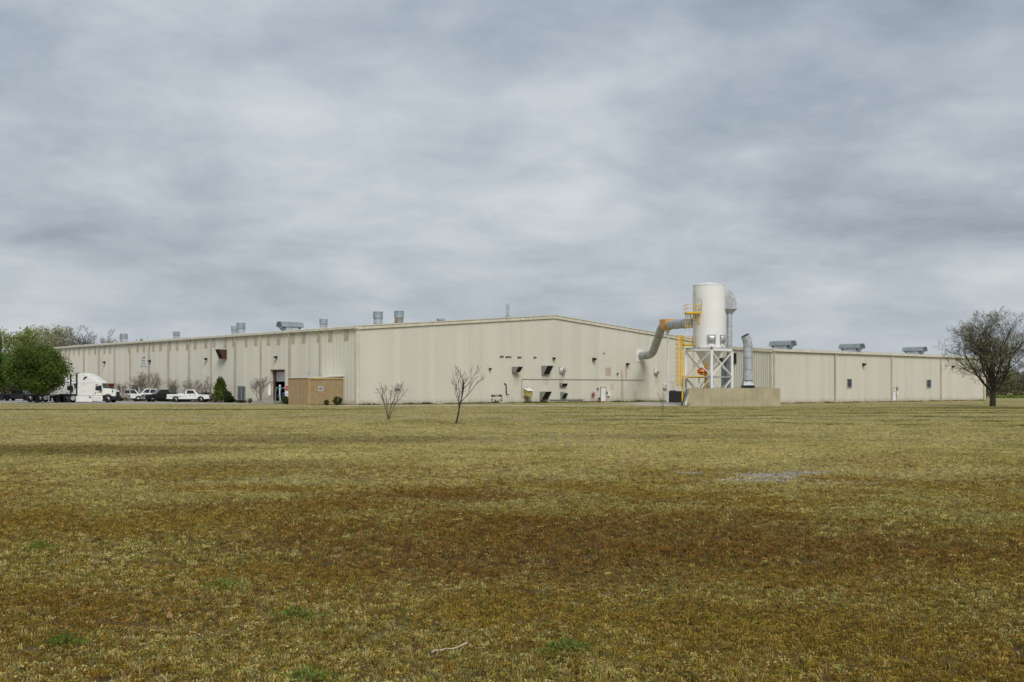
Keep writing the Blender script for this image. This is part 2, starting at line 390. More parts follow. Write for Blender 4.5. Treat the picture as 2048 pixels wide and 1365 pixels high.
c, nC, nD, nE, near, gr = lawn_color(t, oi.outputs['Random'])
green = mth(t, 'MULTIPLY', smooth(t, mth(t, 'FRACT', mth(t, 'MULTIPLY', oi.outputs['Random'], 31.7)), .82, .9), mth(t, 'MULTIPLY', near, .6))
c = mixc(t, green, c, (.10,.125,.022))
k = ramp(t, oi.outputs['Random'], [(0,(.50,.46,.42)), (.35,(.92,.90,.86)), (.65,(1.2,1.15,1.0)), (.82,(1.0,1.12,.8)), (1,(1.38,1.28,1.08))])
c = mixc(t, 1, c, k, 'MULTIPLY'); c = mixc(t, 1, c, (1.42,1.43,1.32), 'MULTIPLY')
t.links.new(c, b.inputs['Base Color']); b.inputs['Roughness'].default_value = .8; b.inputs['Specular IOR Level'].default_value = .12
trn = N(t, 'ShaderNodeBsdfTranslucent'); t.links.new(c, trn.inputs[0]); mx = N(t, 'ShaderNodeMixShader'); mx.inputs[0].default_value = .25
t.links.new(b.outputs[0], mx.inputs[1]); t.links.new(trn.outputs[0], mx.inputs[2]); t.links.new(mx.outputs[0], t.nodes['Material Output'].inputs[0])
M['blade'] = bm_

ys = [-400,-150,-60,-25] + list(np.arange(-10, 132, 1.0)) + [136,142,150,165,185,210,250,320,420,600,900,1500,2600,4200]
xs = [-4200,-2200,-1200,-600,-300,-180,-130,-100] + list(np.arange(-84, 90, 2.0)) + [100,130,180,300,600,1200,2200,4200]
nx = len(xs)
mb = MB(); mb.v = [(float(x), float(y), gz(x, y)) for y in ys for x in xs]
mb.f = [(j*nx+i, j*nx+i+1, (j+1)*nx+i+1, (j+1)*nx+i) for j in range(len(ys)-1) for i in range(nx-1)]; mb.sm = [True]*len(mb.f)
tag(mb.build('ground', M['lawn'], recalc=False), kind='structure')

# parking lot and drive in front of the long wall, path along the gable, gravel by the silo
def sheet(name, poly, z, mt, kind='structure', top=.0):
    mb = MB(); n = len(poly)
    mb.add([(x,y,-.25) for x,y in poly] + [(x,y,z) for x,y in poly], [tuple(range(n))[::-1], tuple(range(n,2*n))] + [(i,(i+1)%n,n+(i+1)%n,n+i) for i in range(n)])
    return tag(mb.build(name, mt), kind=kind)
q = [LW.P(a, 2.6, 0) for a in (14.5, 60, 130)]
sheet('parking_lot', [(-150,152.5), (-75,152.5), (-52,151.0), (-36,148.2), (-30.5,147.4), (q[0].x,q[0].y), (q[1].x,q[1].y), (q[2].x,q[2].y), (-150,q[2].y)], .03, M['lot'])
pth = [(-19.5,131.6,1.5), (-10,131.4,1.3), (0,131.9,1.3), (9,134.5,1.4), (14.5,141.5,1.6), (19,148.5,2.6)]
sheet('path', [(x,y-w_) for x,y,w_ in pth] + [(x,y+w_*.4) for x,y,w_ in pth[::-1]], .06, M['path'])
g0 = at(1350,811,134)
mb = MB(); ring = []
for k in range(26):
    a = 2*math.pi*k/26; rr = 1+.16*math.sin(3*a+1)+.1*math.sin(7*a)
    ring.append((math.cos(a)*rr, math.sin(a)*rr))
cgx, cgy = 18.4, 143.0
lev = [(1,-.05),(.85,.10),(.6,.2),(.3,.24)]
mb.v = [(cgx+x*4.6*s_, cgy+y*9*s_, z) for s_,z in lev for x,y in ring] + [(cgx,cgy,.25)]
for l in range(3):
    for k in range(26): mb.f.append((l*26+k, l*26+(k+1)%26, (l+1)*26+(k+1)%26, (l+1)*26+k))
for k in range(26): mb.f.append((78+k, 78+(k+1)%26, 104))
mb.sm = [True]*len(mb.f)
tag(mb.build('gravel_pad', M['gravel']), kind='structure')
mb = MB()

# ------------------------------------------------------------------ lawn grass: scattered tufts
def tuft(kind, seed):
    rg = random.Random(seed); mb = MB()
    if kind == 0:                                     # short mown blades
        for i in range(16):
            a = rg.uniform(0,6.28); r_ = rg.uniform(0,.055); x, y = math.cos(a)*r_, math.sin(a)*r_
            h = rg.uniform(.022,.06); l = rg.uniform(.0,.045); d = rg.uniform(0,6.28); wd = rg.uniform(.003,.006)
            dx, dy = math.cos(d), math.sin(d); px, py = -dy*wd, dx*wd
            m_ = (x+dx*l*.4, y+dy*l*.4, h*.65); tp = (x+dx*l, y+dy*l, h)
            mb.add([(x-px,y-py,-.006),(x+px,y+py,-.006),(m_[0]+px*.8,m_[1]+py*.8,m_[2]),(m_[0]-px*.8,m_[1]-py*.8,m_[2]),tp], [(0,1,2,3),(3,2,4)])
    else:                                             # small broad weed leaves
        for i in range(13):
            a = rg.uniform(0,6.28); r_ = rg.uniform(.005,.06); x, y = math.cos(a)*r_, math.sin(a)*r_
            z = rg.uniform(.008,.045); s_ = rg.uniform(.007,.015); u = Vector((rg.gauss(0,1), rg.gauss(0,1), rg.gauss(0,.6))).normalized(); v = u.orthogonal().normalized()
            v = (v + Vector((0,0,rg.uniform(-.3,.8)))).normalized(); p = Vector((x,y,z))
            mb.add([p-u*s_, p+v*s_*.7, p+u*s_, p-v*s_*.7], [(0,1,2,3)])
    me = mb.mesh('tuft', recalc=False); me.materials.append(M['blade'])
    return bpy.data.objects.new('tuft', me)
tufts = [tuft(0,1), tuft(1,2), tuft(0,3), tuft(1,4)]
def scatter(name, label, zones, seed):
    rg = np.random.RandomState(seed); P_ = []; S_ = []
    for y0, y1, dens, sc in zones:
        area = .56*(y1*y1-y0*y0); n = int(area*dens)
        y = np.sqrt(rg.uniform(y0*y0, y1*y1, n)); x = rg.uniform(-.56, .56, n)*y
        P_.append(np.stack([x,y],1)); S_.append(sc*rg.uniform(.65,1.35,n))
    n = 42000; ex = np.stack([rg.uniform(-80,100,n), rg.uniform(127,205,n)],1)             # lawn close to the buildings
    dw = (ex[:,0]-WC[0])*NG.x+(ex[:,1]-WC[1])*NG.y; dg = (ex[:,0]-A[0])*NG.x+(ex[:,1]-A[1])*NG.y
    right = (ex[:,0] > 33) & (dw > .5); left = (ex[:,0] < -29) & (ex[:,1] < 147.0-.1*(ex[:,0]+30).clip(-60,0)) ; mid = (ex[:,0] > -30) & (ex[:,0] < 31) & (ex[:,1] < 129.6) & ((ex[:,0] < 18) | (ex[:,1] < 128.4))
    foot = (dg > .4) & (ex[:,1] > 133.2) & (ex[:,0] > -17.5) & (ex[:,0] < 13)
    ex = ex[right | left | mid | foot]; P_.append(ex); S_.append(2.6*rg.uniform(.65,1.35,len(ex)))
    P_ = np.concatenate(P_); S_ = np.concatenate(S_)
    keep = np.ones(len(P_), bool)
    for (ex,ey,ea,eb) in ((5.9,26.6,.75,.8),(5.3,25.2,.8,.5),(7.0,27.4,.6,.45),(4.2,27.4,.35,.25),(6.9,24.1,.9,.2)):
        keep &= (((P_[:,0]-ex)/ea)**2+((P_[:,1]-ey)/eb)**2 > 1) | (rg.uniform(size=len(P_)) < .06)
    bare = np.array([mnoise.noise(Vector((x*2.3,y*2.3,9.))) + .6*mnoise.noise(Vector((x*6,y*6,2.))) for x,y in P_])
    keep &= (bare < .68) | (P_[:,1] > 32)
    P_ = P_[keep]; S_ = S_[keep]
    co = [(float(x), float(y), gz(x,y)) for x,y in P_]
    me = bpy.data.meshes.new(name); me.from_pydata(co, [], [])
    at_ = me.attributes.new('size', 'FLOAT', 'POINT'); at_.data.foreach_set('value', S_.astype(np.float32))
    ah = me.attributes.new('height', 'FLOAT', 'POINT'); ah.data.foreach_set('value', np.where(S_ < 1.2, S_, 1.44/S_).astype(np.float32))
    o = bpy.data.objects.new(name, me); COL.objects.link(o); tag(o, label, 'grass', kind='stuff'); me.materials.append(M['blade'])
    gt = bpy.data.node_groups.new(name, 'GeometryNodeTree')
    gt.interface.new_socket('Geometry', in_out='INPUT', socket_type='NodeSocketGeometry'); gt.interface.new_socket('Geometry', in_out='OUTPUT', socket_type='NodeSocketGeometry')
    gi = gt.nodes.new('NodeGroupInput'); go = gt.nodes.new('NodeGroupOutput'); iop = gt.nodes.new('GeometryNodeInstanceOnPoints')
    jn = gt.nodes.new('GeometryNodeJoinGeometry')
    for tf in tufts[::-1]:
        oi = gt.nodes.new('GeometryNodeObjectInfo'); oi.inputs['Object'].default_value = tf; oi.inputs['As Instance'].default_value = True
        gt.links.new(oi.outputs['Geometry'], jn.inputs[0])
    gt.links.new(gi.outputs[0], iop.inputs['Points']); gt.links.new(jn.outputs[0], iop.inputs['Instance']); iop.inputs['Pick Instance'].default_value = True
    ri = gt.nodes.new('FunctionNodeRandomValue'); ri.data_type = 'INT'; ri.inputs[4].default_value = 0; ri.inputs[5].default_value = 3
    gt.links.new(ri.outputs[2], iop.inputs['Instance Index'])
    rv = gt.nodes.new('FunctionNodeRandomValue'); rv.data_type = 'FLOAT_VECTOR'; rv.inputs[0].default_value = (-.15,-.15,0); rv.inputs[1].default_value = (.15,.15,6.28)
    gt.links.new(rv.outputs[0], iop.inputs['Rotation'])
    na = gt.nodes.new('GeometryNodeInputNamedAttribute'); na.data_type = 'FLOAT'; na.inputs[0].default_value = 'size'
    nz = gt.nodes.new('GeometryNodeInputNamedAttribute'); nz.data_type = 'FLOAT'; nz.inputs[0].default_value = 'height'
    cx_ = gt.nodes.new('ShaderNodeCombineXYZ'); gt.links.new(na.outputs[0], cx_.inputs[0]); gt.links.new(na.outputs[0], cx_.inputs[1]); gt.links.new(nz.outputs[0], cx_.inputs[2]); gt.links.new(cx_.outputs[0], iop.inputs['Scale']); gt.links.new(iop.outputs[0], go.inputs[0])
    md = o.modifiers.new('tufts', 'NODES'); md.node_group = gt
scatter('lawn_grass', 'short dry mown grass and weeds covering the wide lawn', [(5.5,13,640,.74), (13,24,250,1.0), (24,42,75,1.5), (42,70,28,1.9), (70,127,10,2.4)], 5)

# ------------------------------------------------------------------ wall sheeting
def wall_sheet_mat():
    m = bpy.data.materials.new('cream_wall_sheet'); m.use_nodes = True; t = m.node_tree; b = t.nodes['Principled BSDF']
    g = N(t, 'ShaderNodeNewGeometry'); P = g.outputs['Position']; s = N(t, 'ShaderNodeSeparateXYZ'); t.links.new(P, s.inputs[0])
    X, Y, Z = s.outputs
    col = (.615,.60,.525)
    n = noise(t, P, .25, 4, .6)
    c = mixc(t, n, tuple(x*.95 for x in col), tuple(x*1.05 for x in col))
    oi = N(t, 'ShaderNodeObjectInfo'); k = mth(t, 'ADD', mth(t, 'MULTIPLY', oi.outputs['Random'], .08), .96)
    cb = N(t, 'ShaderNodeCombineXYZ')
    for i in range(3): t.links.new(k, cb.inputs[i])
    c = mixc(t, 1, c, cb.outputs[0], 'MULTIPLY')
    mp = N(t, 'ShaderNodeMapping'); mp.inputs['Scale'].default_value = (1,1,.07); t.links.new(P, mp.inputs[0])
    d = noise(t, mp.outputs[0], 2.2, 5, .65)          # rain streaks
    c = mixc(t, mth(t, 'MULTIPLY', smooth(t, d, .55, .8), .28), c, (.45,.41,.32))
    n2 = noise(t, P, 1.6, 5, .7)
    splash = mth(t, 'MULTIPLY', smooth(t, mth(t, 'ADD', Z, mth(t, 'MULTIPLY', mth(t, 'SUBTRACT', n2, .5), 1.6)), .75, .05), .42)   # mud splashed up from the ground
    c = mixc(t, splash, c, (.30,.22,.12))
    # stains on the gable: (along the wall, height, half width, half height, strength)
    sg = mth(t, 'ADD', mth(t, 'MULTIPLY', mth(t, 'SUBTRACT', X, A[0]), UG.x), mth(t, 'MULTIPLY', mth(t, 'SUBTRACT', Y, A[1]), UG.y))
    dg = mth(t, 'ABSOLUTE', mth(t, 'ADD', mth(t, 'MULTIPLY', mth(t, 'SUBTRACT', X, A[0]), NG.x), mth(t, 'MULTIPLY', mth(t, 'SUBTRACT', Y, A[1]), NG.y)))
    on = smooth(t, dg, .5, .3); st = None
    for a, z, wa, hz_, k in GABLE_STAINS:
        e = mth(t, 'MULTIPLY', mth(t, 'MULTIPLY', smooth(t, mth(t, 'ABSOLUTE', mth(t, 'SUBTRACT', sg, a)), wa*1.15, wa*.75), smooth(t, mth(t, 'ABSOLUTE', mth(t, 'SUBTRACT', Z, z)), hz_*1.15, hz_*.7)), k)
        st = e if st is None else mth(t, 'MAXIMUM', st, e)
    st = mth(t, 'MULTIPLY', mth(t, 'MULTIPLY', st, on), smooth(t, d, .3, .6))
    c = mixc(t, st, c, (.33,.225,.13))
    t.links.new(c, b.inputs['Base Color']); b.inputs['Roughness'].default_value = .55; b.inputs['Specular IOR Level'].default_value = .35
    return m
def gs(px): return GW.s_of(px)
def gzp(px, py): return GW.z_of(px, py)
GABLE_STAINS = [(gs(1216.5), gzp(1216,744), .62, .65, .55), (gs(1244), gzp(1244,770), .28, 2.3, .5), (gs(1252), gzp(1252,745), .25, 1.0, .5), (gs(1224), gzp(1224,774), .35, .5, .4),
    (gs(1032), gzp(1032,755), .55, 1.2, .35), (gs(1092), gzp(1092,756), .5, 1.2, .35), (gs(1122), gzp(1122,756), .45, 1.4, .4), (gs(1055), gzp(1055,800), .6, .8, .55), (gs(1088), gzp(1088,803), .6, .5, .5),
    (gs(1312), gzp(1312,758), .3, 1.2, .3), (gs(1270), gzp(1270,795), .5, 1.0, .35)]
M['sheet'] = wall_sheet_mat()
SW = .914
RIB = [(.0,0),(.02,.055),(.07,.055),(.09,0)]
def sheet_profile(wd, n=3):
    out = []
    for i in range(n):
        out += [(i*wd/n + a, d) for a, d in RIB]
    return out + [(wd, 0)]
def sheet_mesh(W_, a0, wd, z0, ztop, n=3):
    """one ribbed wall sheet, a thin solid; ztop(a) gives the top edge"""
    pr = sheet_profile(wd, n); k = len(pr); mb = MB()
    vs = [W_.P(a0+a, d, z0) for a,d in pr] + [W_.P(a0+a, d, ztop(a0+a)) for a,d in pr]
    fs = [(i, i+1, k+i+1, k+i) for i in range(k-1)]
    mb.add(vs, fs)
    return mb
def sheets(W_, L, z0fn, ztop, parent, mt, const=False, n=3, sw=SW, name='wall_sheet', skip=()):
    cnt = round(L/sw); wd = L/cnt; off = Vector(parent['_off']); proto = None
    for i in range(cnt):
        a0 = i*wd; z0 = z0fn(a0+wd/2)
        if z0 is None: continue
        if const and abs(z0) < 1e-6:
            if proto is None:
                mb = sheet_mesh(W_, 0, wd, 0, ztop, n); proto = mb.mesh(name, off, recalc=False); proto.materials.append(mt)
            o = bpy.data.objects.new(name, proto); COL.objects.link(o); o.parent = parent; o.location = W_.u*a0
        else:
            sheet_mesh(W_, a0, wd, z0, ztop, n).build(name, mt, parent, recalc=False)
def louver(W_, px0, px1, py0, py1, parent, nsl=8, name='louvre', mid=False, frame_m=None, slat_m=None):
    a0, a1 = sub(W_.s_of(px0), W_.s_of(px1)); pm = (px0+px1)/2; z0, z1 = W_.z_of(pm, py1), W_.z_of(pm, py0); z0 = max(z0, .1)
    mb = MB(); W_.box(mb, a0, a1, .058, .07, z0, z1); o = mb.build(name, M['dark'], parent)
    mb = MB(); f = .07
    for q in ((a0-f,a0,z0-f,z1+f),(a1,a1+f,z0-f,z1+f),(a0,a1,z0-f,z0),(a0,a1,z1,z1+f)) + (((a0+a1)/2-.04,(a0+a1)/2+.04,z0,z1),)*mid: W_.box(mb, q[0],q[1],.058,.16,q[2],q[3])
    mb.build('frame', frame_m or M['galv_dull'], o)
    for i in range(nsl):
        za = z0+(z1-z0)*(i+.15)/nsl; h = (z1-z0)/nsl*.55
        mb = MB(); mb.hexa([W_.P(a0,.075,za+h*.5), W_.P(a1,.075,za+h*.5), W_.P(a1,.135,za), W_.P(a0,.135,za), W_.P(a0,.075,za+h), W_.P(a1,.075,za+h), W_.P(a1,.135,za+h*.5), W_.P(a0,.135,za+h*.5)])
        mb.build('slat', slat_m or M['vent_blue'], o)
    return o
def hood(W_, px, py0, py1, top_d, bot_d, wd, parent, mt, name='exhaust_hood', drop=0, right=True, label=None):
    """weather hood: box on the wall with a mouth that slopes back towards its foot"""
    a0 = W_.s_of(px); a1 = a0+wd if right else a0-wd; a0, a1 = sub(a0, a1); z0, z1 = W_.z_of(px, py1), W_.z_of(px, py0)
    th = .03
    def fn(a, b_, d): return W_.P(d, a, b_)
    prof = [(.04,z0),(bot_d,z0),(top_d,z1-drop-.06),(top_d,z1-drop),(.04,z1)]
    o = None
    mb = MB(); mb.prism(prof, fn, a0, a0+th); mb.prism(prof, fn, a1-th, a1)
    mb.prism([(.04,z1-th),(top_d,z1-drop-th),(top_d,z1-drop),(.04,z1)], fn, a0+th, a1-th)
    mb.prism([(.04,z0),(bot_d,z0),(bot_d,z0+th),(.04,z0+th)], fn, a0+th, a1-th)
    o = mb.build(name, mt, parent)
    if label: o['label'] = label
    mb = MB(); k = .06
    mb.prism([(.05,z0+th),(bot_d-k,z0+th+.01),(top_d-k-.05,z1-drop-th-.02),(.05,z1-drop-th-.02)], fn, a0+th+.003, a1-th-.003)
    mb.build('mouth', M['dark'], o)
    mb = MB()
    mb.bar(W_.P(a0,bot_d,z0), W_.P(a0,top_d,z1-drop), .05); mb.bar(W_.P(a1,bot_d,z0), W_.P(a1,top_d,z1-drop), .05); mb.bar(W_.P(a0,top_d,z1-drop), W_.P(a1,top_d,z1-drop), .05)
    mb.build('flange', M['galv'] if mt is M['hood'] else mt, o)
    return o
def wall_light(W_, px, py, parent, s=.3, m='blackmat'):
    a = W_.s_of(px); z = W_.z_of(px, py); mb = MB()
    W_.box(mb, a-s*.35, a+s*.35, .058, .12, z-s*.4, z+s*.5)
    mb.hexa([W_.P(a-s*.5,.12,z-s*.55),W_.P(a+s*.5,.12,z-s*.55),W_.P(a+s*.4,.12+s,z-s*.1),W_.P(a-s*.4,.12+s,z-s*.1),W_.P(a-s*.5,.12,z+s*.4),W_.P(a+s*.5,.12,z+s*.4),W_.P(a+s*.4,.12+s*1.05,z+s*.3),W_.P(a-s*.4,.12+s*1.05,z+s*.3)])
    o = mb.build('wall_light', M[m], parent)
    mb = MB(); W_.box(mb, a-s*.33, a+s*.33, .14, .12+s*.8, z-s*.62, z-s*.5); mb.build('lens', M['lamp'], o)

# ------------------------------------------------------------------ the main hall
hall = thing('factory_hall', 'long cream metal factory hall with low gable beyond the lawn', 'building', (A[0], A[1], 0))
DO0, DO1, DOZ = 18*LEN_L/105, 22*LEN_L/105, 4.45          # dock door opening in the long wall
ztL = lambda a: EAVE - .12
sheets(LW, LEN_L, lambda a: DOZ if DO0 < a < DO1 else 0, ztL, hall, M['sheet'], const=True)
sheets(GW, LEN_G, lambda a: 0, lambda a: roof_z(a) - .05, hall, M['sheet'])
def quad_wall(name, p, q, z0, za, zb, mt, parent):
    mb = MB(); p = Vector(p); q = Vector(q); n = (q-p).cross(Vector((0,0,1))).normalized()*.06
    mb.hexa([(p.x,p.y,z0),(q.x,q.y,z0),(q.x+n.x,q.y+n.y,z0),(p.x+n.x,p.y+n.y,z0),(p.x,p.y,za),(q.x,q.y,zb),(q.x+n.x,q.y+n.y,zb),(p.x+n.x,p.y+n.y,za)])
    return mb.build(name, mt, parent)
A3 = Vector((A[0],A[1],0)); B3 = A3+UG*LEN_G; D3 = A3+UL*LEN_L; E3 = D3+UG*LEN_G; Rz = roof_z(RIDGE); Bz = roof_z(LEN_G)
quad_wall('side_wall', B3, E3, 0, Bz-.05, Bz-.05, M['trim'], hall)
Rm = D3+UG*RIDGE
quad_wall('rear_wall', D3, Rm, 0, EAVE-.05, Rz-.05, M['trim'], hall); quad_wall('rear_wall', Rm, E3, 0, Rz-.05, Bz-.05, M['trim'], hall)
mb = MB()
def roofp(a, tt, dz): p = A3+UG*a+UL*tt; return (p.x,p.y,roof_z(a)+dz)
for a0, a1 in ((-.3,RIDGE),(RIDGE,LEN_G+.3)):
    mb.hexa([roofp(a0,-.12,.02),roofp(a1,-.12,.02),roofp(a1,LEN_L+.1,.02),roofp(a0,LEN_L+.1,.02),roofp(a0,-.12,.1),roofp(a1,-.12,.1),roofp(a1,LEN_L+.1,.1),roofp(a0,LEN_L+.1,.1)])
roof = mb.build('roof', M['roof'], hall)
for i in range(1, 30):                                   # standing seams of the roof towards the gable
    tt = i*.9*3.4
    if tt > LEN_L: break
    mb = MB()
    for a0, a1 in ((-.25,RIDGE),(RIDGE,LEN_G+.25)): mb.bar(roofp(a0,tt,.12), roofp(a1,tt,.12), .05, .06)
    mb.build('seam', M['roof'], roof)
mb = MB(); 
for a0, a1 in ((-.35,RIDGE),(RIDGE,LEN_G+.35)):
    for d0, d1, z0, z1 in ((.06,.22,-.32,.06),(.10,.30,.06,.15)):
        mb.hexa([GW.P(a0,d0,roof_z(a0)+z0),GW.P(a1,d0,roof_z(a1)+z0),GW.P(a1,d1,roof_z(a1)+z0),GW.P(a0,d1,roof_z(a0)+z0),GW.P(a0,d0,roof_z(a0)+z1),GW.P(a1,d0,roof_z(a1)+z1),GW.P(a1,d1,roof_z(a1)+z1),GW.P(a0,d1,roof_z(a0)+z1)])
mb.build('rake_trim', M['trim'], hall)
mb = MB(); LW.box(mb, -.3, LEN_L+.2, .06, .34, EAVE-.22, EAVE+.07); mb.build('gutter', M['trim'], hall)
mb = MB(); LW.box(mb, .02, .26, .058, .075, 0, EAVE-.2); GW.box(mb, .02, .26, .058, .075, 0, EAVE-.05); mb.build('corner_trim', M['trim'], hall)
mb = MB(); LW.box(mb, -.1, LEN_L, -.05, .09, -.1, .16); mb.build('base_trim', M['concrete'], hall)
mb = MB(); GW.box(mb, -.05, LEN_G, -.05, .09, -.1, .12); mb.build('base_trim', M['concrete'], hall)
for px in (139,169,199,231,262,299.6,338,380,424.6,472,524,581,642.7):
    a = LW.s_of(px); mb = MB(); LW.box(mb, a-.13, a+.13, .058, .21, .05, EAVE-.2)
    o = mb.build('downspout', M['seam'], hall)
for p0, p1 in ((120.8,123.5),(130,133),(147,149.5),(157,160),(178,181),(189,192),(207.7,210.8),(219,222.6),(256.5,260.5),(273.6,278),(286.5,291),(305,309.8),(319,324),(340,343),(352.5,357.8),(372.4,377.5),
               (388,393),(409,414.6),(427,431),(448.4,453.8),(465,470),(490,496),(508.6,515.3),(534,541),(554,561),(583.5,589),(604,611),(634,640),(656.8,664.6),(689,697.4)):
    a0, a1 = sub(LW.s_of(p0), LW.s_of(p1)); mb = MB(); z0 = EAVE-1.62+random.uniform(-.05,.05)
    n_ = 3
    pr = [(0,.05)] + [(x_, d_) for i in range(n_) for x_, d_ in ((i+.25,.05),(i+.4,.075),(i+.6,.075),(i+.75,.05))] + [(n_,.05)]
    k = len(pr); sc = (a1-a0)/n_
    mb.add([LW.P(a0+x_*sc,d_,z0) for x_,d_ in pr]+[LW.P(a0+x_*sc,d_,EAVE-.22) for x_,d_ in pr], [(i,i+1,k+i+1,k+i) for i in range(k-1)])
    mb.build('light_panel', M['tan_sheet'], hall, recalc=False)
# dock door in the long wall: opening with a part-raised curtain, dark bay behind it
mb = MB(); f = .16
for q in ((DO0-f,DO0,0,DOZ+f),(DO1,DO1+f,0,DOZ+f),(DO0,DO1,DOZ,DOZ+f)): LW.box(mb, q[0],q[1],-.35,.07,q[2],q[3])
do = mb.build('dock_door_frame', M['trim'], hall)
mb = MB(); LW.box(mb, DO0, DO0+.06, -.5,-.02, 0, DOZ); LW.box(mb, DO1-.45, DO1, -.5,-.36, 0, DOZ); LW.box(mb, DO0+.06, DO1-.45, -.5,-.4, DOZ-.28, DOZ); mb.build('jamb', M['brown'], do)
mb = MB(); LW.box(mb, DO0+.06, DO1-.45, -.62,-.56, DOZ-1.55, DOZ-.1)
cur = mb.build('door_curtain', M['white_trim'], do)
for i in range(6):
    mb = MB(); z = DOZ-1.5+i*.23; LW.box(mb, DO0+.06, DO1-.45, -.56,-.535, z, z+.17); mb.build('slat', M['galv_dull'], cur)
mb = MB()
for q in ((DO0-3,DO0-2.9,-12,-.7,-.02,6),(DO1+2.9,DO1+3,-12,-.7,-.02,6),(DO0-3,DO1+3,-12.1,-12,-.02,6),(DO0-3,DO1+3,-12,-.7,6,6.1),(DO0-3,DO1+3,-12,-.7,0,.04)): LW.box(mb,*q)
mb.build('dock_bay', M['dark'], hall)
# fittings of the long wall
louver(LW, 265,276.5,771,786, hall, 6); louver(LW, 341.5,354,772.5,787, hall, 6); louver(LW, 477.5,491.5,773.5,800, hall, 12, mid=True)
hood(LW, 454.5, 699.5, 718, 1.25, .65, 1.1, hall, M['brown'], name='brown_exhaust_hood', right=True, label='dark brown exhaust hood high on the long wall')
for px, py in ((145,728),(211,725),(301.5,722.5),(414.5,718.5),(554.5,715)): wall_light(LW, px, py, hall, .36)
# fittings of the gable wall
hood(GW, 1023, 734, 745, 1.35, .75, .85, hall, M['hood']); hood(GW, 1082.4, 732, 749.5, 1.2, .35, 1.2, hall, M['hood'])
hood(GW, 1078.6, 783.5, 800.5, 1.25, .38, 1.2, hall, M['hood']); hood(GW, 1119, 766, 774, .62, .32, 1.05, hall, M['hood'], drop=.1)
hood(GW, 1120, 784, 798, .75, .3, .85, hall, M['hood'], drop=.2)
for px, py, dia in ((1123, 741, .86), (1310.5, 744.5, .78)):
    a = gs(px); z = gzp(px, py); mb = MB(); r_ = dia/2
    GW.box(mb, a-r_*1.12, a+r_*1.12, .058, .12, z-r_*1.12, z+r_*1.12)
    o = mb.build('wall_fan', M['galv_dull'], hall)
    mb = MB(); mb.lathe([(r_*.95,.12),(r_*.95,.42),(r_*.85,.5)], GW.P(a,0,z), 24, NG); mb.build('fan_drum', M['white_trim'], o)
    mb = MB(); mb.lathe([(r_*.7,.5),(r_*.7,.66)], GW.P(a,0,z), 24, NG); mb.build('collar', M['hood'], o)
    mb = MB(); mb.lathe([(r_*.5,.66),(r_*.5,.70),(r_*.35,.76),(.02,.78)], GW.P(a,0,z), 20, NG); mb.build('cap', M['chrome'], o)
for px, py, s in ((1106,717.5,.34),(1186,719,.46),(1194,778,.2),(1206.5,707,.14),(1233.5,748,.22),(1253,729,.4),(978.5,738.5,.28)): wall_light(GW, px, py, hall, s)
for p0, p1, py in ((999.5,1006.7,713.3),(1011,1021.5,714),(1035,1041.8,714.8),(1067,1072,715)):
    a0, a1 = gs(p0), gs(p1); z = gzp(p0, py); mb = MB(); GW.box(mb, a0, a1, .058, .14, z-.05, z+.06); GW.box(mb, a0, a0+.12, .058, .13, z-.16, z-.05)
    mb.build('slot_vent', M['dark'], hall)
mb = MB(); za = gzp(1043,758.6); zb = gzp(1043,793)
mb.tube([GW.P(gs(1052),.1,zb-.1), GW.P(gs(1044.6),.1,zb-.1), GW.P(gs(1042.7),.1,zb+.08), GW.P(gs(1042.7),.1,za-.1), GW.P(gs(1043.6),.1,za), GW.P(gs(1288),.1,za)], .035, 6)
mb.build('conduit', M['hood'], hall)
mb = MB(); z1 = gzp(1010,768); z0 = gzp(1010,789.5); a = gs(1011)
mb.tube([GW.P(a-.3,.05,z1), GW.P(a-.12,.12,z1), GW.P(a,.14,z1-.15), GW.P(a+.05,.14,z0+.1), GW.P(a+.15,.2,z0), GW.P(a+.3,.34,z0)], .07, 8); mb.build('black_pipe', M['black'], hall)
mb = MB(); z = .42; mb.tube([GW.P(gs(1099.5),.15,z), GW.P(gs(1165),.15,z)], .06, 8)
for px in (1103,1120,1140,1160): mb.tube([GW.P(gs(px),.15,z), GW.P(gs(px),.15,.02)], .03, 6)
mb.build('low_pipe', M['galv_dull'], hall)
# personnel door on the gable
def pdoor(W_, p0, p1, ptop, parent, label):
    a0, a1 = sub(W_.s_of(p0), W_.s_of(p1)); z1 = min(2.35, W_.z_of((p0+p1)/2, ptop)); mb = MB()
    for q in ((a0-.07,a0,.02,z1+.07),(a1,a1+.07,.02,z1+.07),(a0,a1,z1,z1+.07)): W_.box(mb, q[0],q[1],.058,.13,q[2],q[3])
    o = mb.build('door_frame', M['hood'], parent)
    mb = MB(); W_.box(mb, a0+.006, a1-.006, .058,.10,.04,z1-.006); d = mb.build('door', M['white'], parent); d['label'] = label
    mb = MB(); W_.box(mb, a1-.16,a1-.08,.10,.16,1.0,1.18); mb.build('handle', M['galv'], d)
    mb = MB(); W_.box(mb, a1-.16,a1-.08,.10,.13,1.3,1.4); mb.build('lock', M['galv'], d)
    for z in (.3, 1.1, 1.9):
        mb = MB(); W_.box(mb, a0-.02,a0+.03,.10,.14,z,z+.12); mb.build('hinge', M['galv_dull'], d)
    mb = MB(); W_.box(mb, a0-.2,a1+.2,.1,1.2,-.05,.04); mb.build('door_step', M['path'], parent)
    return a0, a1
pdoor(GW, 1200.6, 1210.4, 775.5, hall, 'white personnel door in the gable wall')
